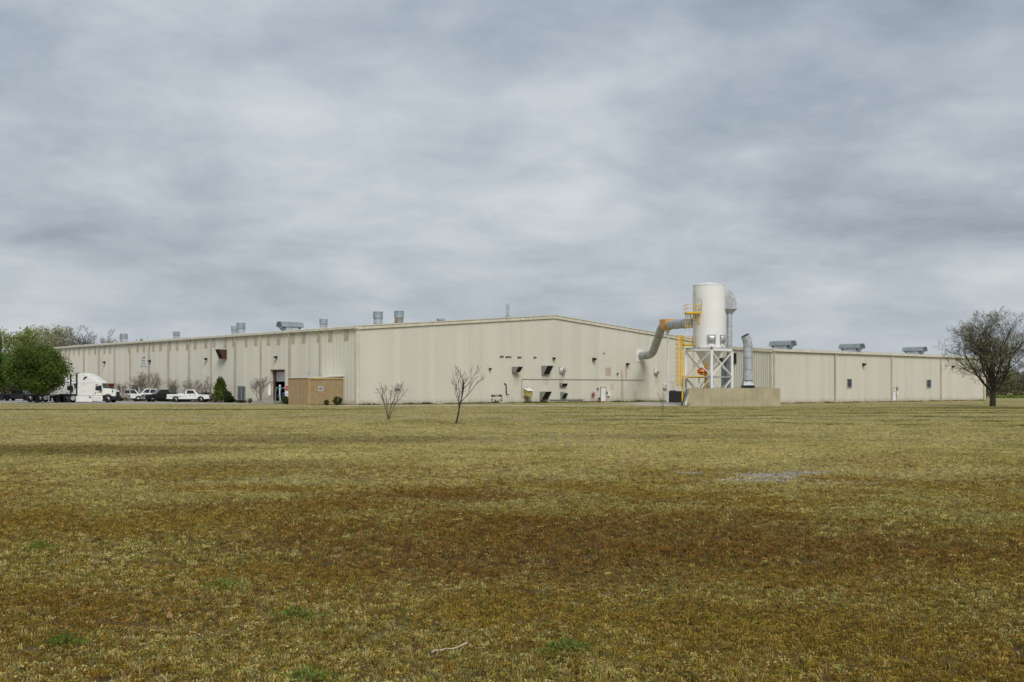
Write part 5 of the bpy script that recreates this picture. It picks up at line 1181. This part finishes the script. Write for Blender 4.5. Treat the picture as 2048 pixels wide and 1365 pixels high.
def semi(label, loc, rz, rear_rim):
    t_ = thing('semi_truck', label, 'semi truck', loc, rz, group='white semi tractors', world=False)
    W = 1.2; fx = lambda a,b_,d: (a,d,b_)
    roofc = [(0,3.95),(.37,4.05),(.8,4.06),(1.35,3.98),(1.9,3.76),(2.4,3.46),(2.8,3.12),(3.08,2.88)]
    mb = MB(); prof = [(0,.98),(3.42,.98),(3.50,1.9),(3.32,2.62),(3.30,2.8)] + roofc[::-1]
    n = len(prof)
    # the roof narrows a little towards the top
    def tw(a, b_, s): return (a, s*(W-.02-max(0,b_-2.6)*.12), b_)
    mb.add([tw(a,b_,-1) for a,b_ in prof]+[tw(a,b_,1) for a,b_ in prof], [tuple(range(n))[::-1], tuple(range(n,2*n))]+[(i,(i+1)%n,n+(i+1)%n,n+i) for i in range(n)])
    mb.build('cab', M['truckwhite'], t_, bevel=.05)
    mb = MB(); mb.hexa([(3.02,-W+.1,2.86),(3.46,-W+.14,2.64),(3.46,W-.14,2.64),(3.02,W-.1,2.86),(3.02,-W+.1,2.94),(3.5,-W+.14,2.70),(3.5,W-.14,2.70),(3.02,W-.1,2.94)]); mb.build('sun_visor', M['truckwhite'], t_)
    # hood
    hp = [(3.4,.98),(3.62,1.02)] + [(4.15+.62*math.cos(a),.55+.62*math.sin(a)) for a in [math.pi*(.72-.54*i/8) for i in range(9)]] + [(5.05,.78),(5.15,.95),(5.16,1.35),(5.0,1.62),(4.4,1.82),(3.5,1.98),(3.4,1.98)]
    mb = MB(); mb.prism(hp, lambda a,b_,d: (a,d*(1-.10*max(0,(a-3.4))/1.7),b_), -W+.02, W-.02); mb.build('hood', M['truckwhite'], t_, bevel=.08)
    mb = MB(); mb.box((5.0,-.62,.75),(5.19,.62,1.5)); mb.build('grille', M['black'], t_)
    mb = MB(); mb.prism([(4.72,.38),(5.2,.42),(5.26,.6),(5.22,.88),(4.8,.9)], fx, -W+.03, W-.03); mb.build('bumper', M['blackmat'], t_, bevel=.04)
    for s in (-1,1):
        y = s*(W-.012)
        mb = MB(); mb.prism([(2.46,1.68),(3.3,1.66),(3.36,1.8),(3.2,2.5),(2.52,2.5)], fx, y-.02*s, y+.014*s); mb.build('side_window', M['glass'], t_)
        mb = MB(); mb.prism([(.78,3.08),(.8,3.3),(.92,3.5),(1.1,3.58),(1.38,3.56),(1.2,3.36)], lambda a,b_,d: (a,s*(W-.02-max(0,b_-2.6)*.12)+d,b_), -.02, .02); mb.build('sleeper_window', M['glass'], t_)
        mb = MB(); y2 = s*(W-.02); mb.prism([(-.2,.12),(2.05,.12),(2.1,.95),(-.15,.95)], fx, y2-.1*s, y2+.02*s); mb.build('side_skirt', M['truckwhite'], t_, bevel=.02)
        mb = MB(); mb.prism([(2.12,.22),(3.38,.18),(3.48,.5),(3.44,.95),(2.14,.95)], fx, y2-.1*s, y2+.02*s); sk = mb.build('step_skirt', M['truckwhite'], t_, bevel=.02)
        for z in (.34,.62):
            mb = MB(); mb.box((2.2,min(y2,y2+.03*s)+.0,z),(3.36,max(y2,y2+.03*s)+.002,z+.05)); mb.build('step', M['hood'], sk)
        mb = MB(); mb.lathe([(.13,-.02),(.13,.03)], (1.75,y2+.02*s,.74), 14, (0,s,0)); mb.build('fuel_cap', M['black'], t_)
        for x0,x1,z0,z1 in ((.55,1.4,1.72,2.5),(.6,1.42,1.0,1.58)):     # sleeper hatches
            mb = MB(); e = .03
            for q in ((x0,x1,z0,z0+e),(x0,x1,z1-e,z1),(x0,x0+e,z0+e,z1-e),(x1-e,x1,z0+e,z1-e)): mb.box((q[0],min(y,y+.012*s),q[2]),(q[1],max(y,y+.012*s),q[3]))
            mb.build('hatch_edge', M['white_trim'], t_)
        for q in ((2.24,2.256,1.0,2.6),(3.40,3.416,1.0,1.9),(0.02,3.2,2.72,2.74)):
            mb = MB(); mb.box((q[0],min(y,y+.008*s),q[2]),(q[1],max(y,y+.008*s),q[3])); mb.build('door_seam', M['hood'], t_)
        mb = MB(); mb.box((2.42,min(y,y+.05*s),1.2),(2.52,max(y,y+.05*s),1.42)); mb.build('door_handle', M['black'], t_)
        mb = MB(); mb.box((3.2,s*(W+.12)-.09,1.5),(3.36,s*(W+.12)+.09,2.3)); mb.build('mirror', M['black'], t_, bevel=.03)
        mb = MB(); mb.bar((3.3,s*W,1.72),(3.3,s*(W+.12),1.8),.04); mb.build('mirror_arm', M['black'], t_)
        mb = MB(); mb.box((4.74,s*(W-.1)-.08,1.42),(4.86,s*(W-.1)+.08,1.72)); mb.build('hood_mirror', M['black'], t_, bevel=.02)
        mb = MB(); mb.box((4.98,s*(W-.33)-.15,1.0),(5.13,s*(W-.33)+.15,1.25)); mb.build('headlight', M['lamp'], t_)
        for i,(xa,xb,z) in enumerate(((2.82,2.96,1.54),(2.98,3.04,1.54),(3.06,3.14,1.54),(2.66,2.84,1.38),(2.88,3.1,1.38),(3.13,3.22,1.38))):
            mb = MB(); mb.box((xa,min(y,y+.01*s),z),(xb,max(y,y+.01*s),z+.08)); mb.build('lettering', M['logo'], t_)
        mb = MB(); mb.box((-.14,s*(W-.06)-.03,.98),(.0,s*(W-.06)+.03,3.98)); mb.build('side_extender', M['black'], t_)
        mb = MB(); mb.box((-1.02,s*(W-.1)-.06,.9),(-.84,s*(W-.1)+.06,3.86)); mb.build('rack_post', M['black'], t_)
        for z in (3.72,2.9,2.5,1.85,1.1):
            mb = MB(); mb.box((-.9,s*(W-.1)-.03,z),(-.14,s*(W-.1)+.03,z+.08)); mb.build('rack_bar', M['black'], t_)
        mb = MB(); mb.prism([(-3.7,1.0),(-3.6,1.12),(-.4,1.12),(-.4,1.0)], fx, s*.6, s*1.18); mb.build('rear_fender', M['black'], t_)
    pane('windscreen', [(3.50,-W+.04,1.9),(3.50,W-.04,1.9),(3.31,W-.06,2.64),(3.31,-W+.06,2.64)], .05,.95,.06,.96, M['glass'], t_)
    mb = MB(); mb.box((-.5,-.9,4.0),(.35,.9,4.08)); mb.build('roof_fairing', M['black'], t_)
    mb = MB(); mb.box((-3.9,-.45,.62),(3.4,.45,.96)); mb.build('chassis', M['black'], t_)
    mb = MB(); mb.box((-2.7,-.6,.96),(-1.6,.6,1.2)); mb.build('fifth_wheel', M['blackmat'], t_)
    mb = MB(); mb.lathe([(.32,-1.1),(.32,-.1)], (-.62,.0,.62), 18, (0,1,0)); mb.build('fuel_tank', M['galv_dull'], t_)
    for s in (-1,1):
        wheel(t_, 4.15, s*1.03, .5, .3, M['rim'], .56, 8)
        for xw in (-1.45,-2.85):
            wheel(t_, xw, s*1.0, .5, .46, rear_rim, .56, 8)
        mb = MB(); mb.box((-3.78,s*.95-.28,.2),(-3.74,s*.95+.28,.98)); mb.build('mud_flap', M['blackmat'], t_)
    return t_
semi('white sleeper semi truck with black rear rack, nearest the road', park(161,159.5), 0, M['rimdark'])
semi('white semi truck half hidden behind the round tree and nearer truck', park(106,166.5), .0, M['rim'])

# ------------------------------------------------------------------ vegetation
class TP: pass
def branch(rg, segs, tips, p, d, L, r_, lev, P):
    n = P['seg'][lev]; pts = [p.copy()]; rads = [r_]; ds = [d]
    for i in range(n):
        d = (d + Vector((rg.gauss(0,1),rg.gauss(0,1),rg.gauss(0,1)))*(.03 if lev == 0 and 'oak' in P else P['wander']) + Vector((0,0,P['up'][lev]))).normalized()
        p = p + d*(L/n); pts.append(p.copy()); ds.append(d); rads.append(max(P['rmin'], r_*(1-(1-P['taper'])*(i+1)/n)))
    segs.append((pts,rads,lev))
    if lev >= P['max']:
        tips.append((pts[-1],d)); tips.append((pts[len(pts)//2],d)); return
    k = P['kids'][lev]; az = rg.uniform(0,6.28)
    for j in range(k):
        f = P['f0'][lev] + (1-P['f0'][lev])*(j+rg.uniform(.2,.8))/k; i = min(n-1, int(f*n)); u = f*n-i
        q = pts[i].lerp(pts[i+1],u); dd = ds[i+1]; az += 2.4+rg.uniform(-.5,.5)
        a = P['ang'][lev]*rg.uniform(.65,1.25)*((1.5-1.2*(f-P['f0'][0])/(1-P['f0'][0])) if lev == 0 and 'oak' in P else 1)
        o = dd.orthogonal().normalized(); o.rotate(Matrix.Rotation(az,3,dd))
        nd = (dd*math.cos(a)+o*math.sin(a)).normalized()
        rr = (rads[i]*(1-u)+rads[i+1]*u)*P['rr']
        branch(rg, segs, tips, q, nd, L*P['lr'][lev]*rg.uniform(.75,1.2)*((.92+.12*f) if lev == 0 and 'oak' in P else (1.15-.45*f)), max(P['rmin'],rr), lev+1, P)
def tubes(segs, sides=(9,7,5,4,3,3,3)):
    mb = MB()
    for pts, rads, lev in segs: mb.tube(pts, rads, sides[min(lev,len(sides)-1)], cap=False)
    return mb
def leaf_mesh(name, pts, size, mt, rs, flat=0.0, aspect=.55, nrm=None):
    n = len(pts); pts = np.asarray(pts, float)
    u = rs.normal(size=(n,3)); u /= np.linalg.norm(u,axis=1)[:,None]
    v = rs.normal(size=(n,3))
    if nrm is not None: v = v*.75+nrm*rs.normal(size=(n,1))*0
    v -= (v*u).sum(1)[:,None]*u; v /= np.linalg.norm(v,axis=1)[:,None]
    s = (size*rs.uniform(.6,1.4,n))[:,None]
    V = np.stack([pts-u*s, pts+v*s*aspect, pts+u*s, pts-v*s*aspect],1).reshape(-1,3)
    me = bpy.data.meshes.new(name); me.vertices.add(4*n); me.vertices.foreach_set('co', V.ravel())
    me.loops.add(4*n); me.loops.foreach_set('vertex_index', np.arange(4*n)); me.polygons.add(n)
    me.polygons.foreach_set('loop_start', np.arange(0,4*n,4)); me.update(calc_edges=True); me.validate(); me.materials.append(mt); return me
def child(name, me, parent):
    o = bpy.data.objects.new(name, me); COL.objects.link(o); o.parent = parent; return o
def tree(name, label, loc, P, seed, L, r_, bark, leaves=None, stems=None, group=None, cat='tree', d0=(0,0,1), sink=.1, trunk_name='trunk'):
    """a tree built round its own base; leaves = (material, per tip, spread, size)"""
    rg = random.Random(seed); rs = np.random.RandomState(seed); segs = []; tips = []
    for k in range(stems or 1):
        d = Vector(d0).normalized(); p = Vector((0,0,-sink))
        if stems:
            a = k*2*math.pi/stems+rg.uniform(-.4,.4); t_ = P['splay']*rg.uniform(.5,1.15); d = Vector((math.sin(t_)*math.cos(a),math.sin(t_)*math.sin(a),math.cos(t_))); p = Vector((math.cos(a)*r_,math.sin(a)*r_,-sink))
        branch(rg, segs, tips, p, d, L*(rg.uniform(.85,1.1) if stems else 1), r_, 0, P)
    t_ = thing(name, label, cat, loc, 0, group, world=False)
    cut = P.get('cut', 1)
    tubes([s for s in segs if s[2] <= cut]).build(trunk_name, M[bark], t_, recalc=False)
    rest = [s for s in segs if s[2] > cut]
    if rest: tubes(rest).build('branches', M[bark], t_, recalc=False)
    if leaves:
        mt, per, spr, size = leaves; pts = []
        for p, d in tips:
            for _ in range(per): pts.append((p.x+rg.gauss(0,spr),p.y+rg.gauss(0,spr),p.z+rg.gauss(0,spr)))
        child('crown', leaf_mesh('crown', pts, size, M[mt], rs), t_)
    return t_
def gpos(px, py): 
    Y = EYE*F/(py-HY); x = (px-CX)/F*Y; return (x,Y,gz(x,Y))
# the big bare oak on the right
OAK = dict(seg=(5,7,6,5,4,3), wander=.13, up=(.05,.035,.03,.02,.02,.0), taper=.5, rmin=.010, max=5, kids=(13,8,6,4,3), f0=(.45,.2,.2,.2,.2), ang=(.66,.6,.65,.7,.7), rr=.5, lr=(1.75,.52,.54,.56,.55), cut=1, oak=1)
oak = tree('oak_tree', 'large nearly bare spreading oak at the right edge of the lawn', gpos(1985,813.5), OAK, 12, 3.5, .40, 'bark', ('leaf_bud',1,.12,.062)); oak.scale = (.91,.91,.88); oak.rotation_euler = (0,0,2.2)
# two small bare trees out on the lawn and a whip by the path
SAP = dict(seg=(6,5,4,3), wander=.10, up=(.05,.07,.08,.05), taper=.45, rmin=.007, max=3, kids=(4,3,2), f0=(.35,.25,.25), ang=(.36,.42,.5), rr=.62, lr=(.58,.6,.55), splay=.27, cut=0)
tree('bare_sapling', 'small leafless many-stemmed tree on the lawn, the shorter one on the left', gpos(777,840), SAP, 4, 1.85, .034, 'bark_grey', stems=4)
SAP2 = dict(SAP, kids=(7,4,3), seg=(7,5,4,3), lr=(.62,.55,.5), ang=(.5,.5,.5), splay=.2, f0=(.25,.25,.25))
tree('bare_sapling', 'taller thin leafless tree on the lawn with forked leaning trunk', gpos(911,848), SAP2, 23, 2.55, .055, 'bark', d0=(.06,0,1))
tree('tree_whip', 'thin leafless whip planted alone near the gravel pad', gpos(1326,822), dict(SAP, kids=(3,2,2), splay=.1), 3, 1.4, .03, 'bark_grey', stems=2)
# round leafy pears on the left
def ball(rs, n, rx, ry, rz, cz, clumps=90, low=.5):
    """leaf points in clumps that fill an uneven rounded crown"""
    c = rs.normal(size=(clumps,3)); c /= np.linalg.norm(c,axis=1)[:,None]; rad = rs.uniform(.45,.93,clumps)**.7
    c = c*rad[:,None]; k = rs.randint(0,clumps,n); p = c[k]+rs.normal(size=(n,3))*.12
    p[:,2] = np.where(p[:,2] < -low, -low+rs.uniform(-.1,.12,n), p[:,2])
    return p*np.array([rx,ry,rz])+np.array([0,0,cz])
PEAR = dict(seg=(4,5,4,3), wander=.09, up=(.0,.06,.05,.03), taper=.5, rmin=.02, max=3, kids=(9,5,4), f0=(.55,.3,.3), ang=(.65,.6,.6), rr=.5, lr=(1.35,.55,.5), cut=0)
def leafy(name, label, loc, rx, rz, cz, n, size, mt, seed, trunk_L, r_, group=None, ry=None, clumps=130, low=.8, bark='bark', P=PEAR, cat='tree'):
    t_ = tree(name, label, loc, P, seed, trunk_L, r_, bark, group=group, cat=cat); rs = np.random.RandomState(seed)
    child('crown', leaf_mesh('crown', ball(rs, n, rx, ry or rx, rz, cz, clumps, low), size, M[mt], rs), t_); return t_
leafy('round_tree', 'dense round green leafy tree in front of the semi trucks', (lx(73,156.5),156.5,.0), 4.05, 3.2, 4.45, 42000, .12, 'leaf_pear', 8, 2.3, .26, clumps=480, low=1.02)
leafy('round_tree', 'bright green leafy tree cut by the left edge of the picture', (lx(-34,176),176,.0), 4.2, 3.2, 4.5, 30000, .14, 'leaf_bright', 9, 2.4, .26, clumps=260, low=1.02)
# plants along the long wall
def wl(px, d):
    W2 = Wall(LW.P(0,d,0), LW.u, LW.n); p = W2.P(W2.s_of(px), 0, 0); return (p.x,p.y,.02)
CM = dict(seg=(5,5,4,3), wander=.09, up=(.03,.05,.05,.03), taper=.5, rmin=.012, max=3, kids=(5,4,3), f0=(.3,.25,.25), ang=(.5,.55,.6), rr=.6, lr=(.62,.6,.55), splay=.5, cut=0)
for px, L, st, seed, lb in ((242,2.2,5,31,'bare crape myrtle beside the silver and tan pickup'),(281,3.0,6,32,'tall bare crape myrtle left of the wall sign foot'),(299,3.2,7,33,'widest bare crape myrtle under the wall sign'),(349,2.4,5,34,'bare crape myrtle behind the second wall louvre'),
        (390,2.6,6,35,'bare crape myrtle behind the cab of the side-on white pickup'),(424,2.1,4,36,'thin bare crape myrtle left of the green conical tree'),(519.5,2.6,4,37,'narrow bare shrub left of the dock door')):
    tree('bare_shrub', lb, wl(px,1.6), dict(CM, splay=.2) if px > 500 else CM, seed, L, .05, 'bark_pale' if px < 500 else 'bark_grey', stems=st, group='bare shrubs along the long wall', cat='shrub', trunk_name='stem')
def shrub(name, label, loc, rx, rz, n, size, mt, seed, group=None, cone=False, ry=None, cz=None):
    rs = np.random.RandomState(seed); t_ = thing(name, label, 'shrub', loc, 0, group, world=False); cz = cz or rz*.95
    p = ball(rs, n, rx, ry or rx, rz, cz, 60 if not cone else 140, .85)
    if cone:
        h = np.clip(p[:,2]/(cz+rz),0,1); k = 1.06-.3*h; p[:,0] *= k; p[:,1] *= k
    p[:,2] = np.maximum(p[:,2], .03)
    child('foliage', leaf_mesh('foliage', p, size, M[mt], rs), t_)
    mb = MB(); rg = random.Random(seed)
    for i in range(5):
        a = i*1.26; mb.tube([(0,0,-.05),(math.cos(a)*rx*.3,math.sin(a)*rx*.3,cz*.6),(math.cos(a)*rx*.5,math.sin(a)*rx*.5,cz*1.1)],[.04,.03,.012],5)
    mb.build('stem', M['bark'], t_, recalc=False); return t_
shrub('conical_evergreen', 'tall green conical evergreen against the long wall', wl(441.5,1.9), .92, 1.6, 9000, .10, 'leaf_pear', 41, cone=True, cz=1.85)
shrub('dark_shrub', 'dark green shrub at the foot of the conical evergreen', wl(456,2.3), .8, .8, 2600, .08, 'leaf_dark', 42)
shrub('dark_hedge', 'dark clipped hedge behind the hood of the side-on white pickup', wl(411,1.6), 1.75, .72, 5000, .08, 'leaf_dark', 43, ry=1.2)
shrub('dark_hedge', 'dark clipped hedge behind the black pickup bed', wl(334,1.7), 1.3, .72, 4000, .08, 'leaf_dark', 44, ry=1.0)
shrub('dark_hedge', 'dark clipped hedge between the second louvre and white pickup cab', wl(372,1.6), 1.5, .66, 4000, .08, 'leaf_dark', 45, ry=1.0)
shrub('low_shrub', 'low dark round shrub right of the conical evergreen', wl(464,1.4), .5, .33, 900, .07, 'leaf_dark', 46)
shrub('low_shrub', 'low flat dark shrub under the tall louvre', wl(482,1.4), .75, .2, 900, .06, 'leaf_dark', 47)
shrub('low_shrub', 'small ragged brown-green shrub between louvre and dock door', wl(500,1.2), .35, .35, 300, .06, 'leaf_brownfar', 48)
shrub('clipped_shrub', 'dark rounded shrub below the stop sign by the shed', (lx(573.5,146.5),146.5,0), .58, .52, 2400, .06, 'leaf_shrub', 49)
shrub('clipped_shrub', 'smaller round shrub at the front of the tan shed', (lx(653,137.2),137.2,0), .31, .33, 1500, .045, 'leaf_shrub', 50)
shrub('clipped_shrub', 'larger round shrub at the right corner of the tan shed', (lx(675,138.2),138.2,0), .54, .52, 2600, .055, 'leaf_shrub', 51)

# ------------------------------------------------------------------ trees far behind
FAR = dict(seg=(5,5,4,3,2), wander=.10, up=(.02,.06,.05,.03,.0), taper=.5, rmin=.035, max=4, kids=(9,5,4,3), f0=(.3,.3,.25,.2), ang=(.55,.6,.6,.6), rr=.5, lr=(.55,.55,.5,.5), cut=0)
protos = {}
def far_tree(kind, px, top, Y, label, group, rot):
    H = EYE+(HY-top)/F*Y; key = kind
    spec = {'pale':('leaf_spring',2,.55,.28,'bark_far',61), 'pale2':('leaf_spring',2,.6,.26,'bark_far',62), 'bare':('leaf_brownfar',1,.3,.06,'bark_bare',63), 'bare2':('leaf_brownfar',1,.4,.07,'bark_bare',64), 'green':('leaf_green_far',2,.6,.30,'bark_grey',65)}[kind]
    if key not in protos:
        P = FAR if kind not in ('bare','bare2') else dict(FAR, kids=(9,5,4,3), rmin=.034)
        t_ = tree('woodland_tree', label, (0,0,0), P, spec[5], 13, .28, spec[4], spec[:4], group=group); 
        mx = max(v.co.z for ch in t_.children for v in ch.data.vertices); protos[key] = (t_, mx)
    else: t_ = copy_tree(protos[key][0])
    s = H/protos[key][1]; t_.location = ((px-CX)/F*Y, Y, -.1); t_.scale = (s,s,s); t_.rotation_euler = (0,0,rot); tag(t_, label, 'tree', group); return t_
gL = 'woodland trees behind the hall on the left'; gR = 'woodland trees beyond the lawn on the right'
for i, (k, px, top, Y) in enumerate((('green',-26,650,300),('green',4,648,296),('green',27,646,300),('pale',62,652,320),('pale2',84,647,328),('pale',104,649,330),('pale2',122,650,322),('bare',150,646,312),('bare2',163,650,318),('bare',180,646,310),('bare2',196,656,312),
        ('pale2',216,676,330),('bare2',228,673,335),('green',262,672,340),('green',275,679,345))):
    far_tree(k, px, top, Y, {'green':'fresh green tree','pale':'pale budding tree','pale2':'pale budding tree','bare':'grey leafless tree','bare2':'grey leafless tree'}[k] + [' at the left edge of the far wood',' rising just right of the left edge',' above the round tree at left',' above the crown of the round tree',' in the middle of the pale far trees',' second from the right of the pale far trees',' where the hall roof begins',' left of the leafless pair above the hall end',' behind the leafless pair above the hall end',' tallest above the hall end',' at the right end of the leafless far trees',' low behind the leftmost roof ventilator',' peeping over the roof left of the ventilator',' right of the leftmost roof ventilator',' farthest right of those over the hall roof'][i], gL, i*1.7)
for i, (k, px, top, Y) in enumerate((('bare',1990,748,250),('green',2012,741,246),('pale',2030,737,252),('bare2',2046,735,248),('green',2066,736,255))):
    far_tree(k, px, top, Y, {'green':'dark green far tree','pale':'pale budding far tree','bare':'leafless far tree','bare2':'leafless far tree'}[k] + [' just right of the wing end',' right of the oak trunk',' low behind the oak branches',' at the right picture edge',' cut off by the right picture edge'][i], gR, i*2.1)
rs = np.random.RandomState(77)
def thicket(name, label, x0, x1, Y0, Y1, H, n, size, mt):
    x = rs.uniform(x0,x1,n); y = rs.uniform(Y0,Y1,n)
    h = np.array([H*(.7+.45*mnoise.noise(Vector((a*.12,b_*.12,3.)))+.2*mnoise.noise(Vector((a*.5,b_*.5,7.)))) for a,b_ in zip(x,y)])
    z = rs.uniform(0,1,n)**.7*np.maximum(h,.4)
    me = leaf_mesh(name, np.stack([x,y,z],1), size, M[mt], rs); o = bpy.data.objects.new(name, me); COL.objects.link(o); tag(o, label, 'thicket', kind='stuff')
thicket('thicket', 'brown brush under the far trees on the left', -175, -95, 290, 312, 9.5, 16000, .42, 'leaf_brownfar')
thicket('thicket', 'dark brush under the far trees on the right', 96, 190, 236, 256, 4.4, 16000, .30, 'leaf_brownfar')
thicket('thicket', 'low fresh green growth at the foot of the far right wood', 96, 190, 226, 234, .8, 5000, .2, 'leaf_weed')
thicket('far_wood', 'distant wood closing the horizon beyond the buildings', -800, 800, 620, 660, 15, 26000, 1.6, 'leaf_brownfar')

# ------------------------------------------------------------------ weeds in the near lawn and along the walls
for i, (px, py, sz) in enumerate(((450,1178,1.0),(130,1288,.8),(590,1234,.8),(1132,1298,.9),(615,1358,.9),(82,1098,.8))):
    p = gpos(px,py); rs_ = np.random.RandomState(90+i); n = 230
    q = rs_.normal(size=(n,3))*np.array([.13,.10,.02])*sz; q[:,2] = np.abs(q[:,2])+.025+.10*sz*np.exp(-(q[:,0]**2+q[:,1]**2)/.01)*rs_.uniform(0,1,n)
    t_ = thing('weed_clump', ['feathery green weed, tallest clump left of centre in the near lawn','green weed clump nearest the lower left corner','yellow-green weed clump right of the tallest weed','green weed clump right of the pale dry stick','green weed clump at the bottom edge of the lawn','small green weed clump by the left edge of the near lawn'][i], 'weed', p, 0, 'green weed clumps in the near lawn', world=False)
    child('leaves', leaf_mesh('leaves', q, .014, M['leaf_weed'], rs_), t_)
    mb = MB(); rg = random.Random(i)
    for k in range(9): a = rg.uniform(0,6.28); mb.tube([(0,0,0),(math.cos(a)*.06*sz,math.sin(a)*.06*sz,.05*sz),(math.cos(a)*.13*sz,math.sin(a)*.12*sz,.07*sz)],.003,4)
    mb.build('stem', M['leaf_weed'], t_, recalc=False)
def foot_grass(name, label, W_, a0, a1, n, hmax, mt, seed):
    rs_ = np.random.RandomState(seed); mb = MB()
    for i in range(n):
        a = rs_.uniform(a0,a1); d = .12+abs(rs_.normal())*.45
        dens = mnoise.noise(Vector((a*.45,seed,0.)))
        if rs_.uniform() > .55+dens: continue
        h = hmax*rs_.uniform(.35,1)*(.7+dens); p = W_.P(a,d,0); w_ = .035; an = rs_.uniform(0,6.28); dx, dy = math.cos(an)*w_, math.sin(an)*w_
        mb.add([(p.x-dx,p.y-dy,-.02),(p.x+dx,p.y+dy,-.02),(p.x+dy*1.5,p.y-dx*1.5,h)], [(0,1,2)])
    o = mb.build(name, M[mt], recalc=False); tag(o, label, 'grass', kind='stuff')
foot_grass('wall_grass', 'uncut green grass along the foot of the gable', GW, 0, 56, 6500, .36, 'leaf_shrub', 3)
foot_grass('wall_grass', 'uncut grass along the foot of the wing', WW, 0, 58, 3600, .26, 'leaf_brownfar', 4)
foot_grass('wall_grass', 'uncut grass along the foot of the tan shed', SF, 0, 5, 500, .25, 'leaf_shrub', 6)
for o in ROOTS:
    if '_off' in o: del o['_off']
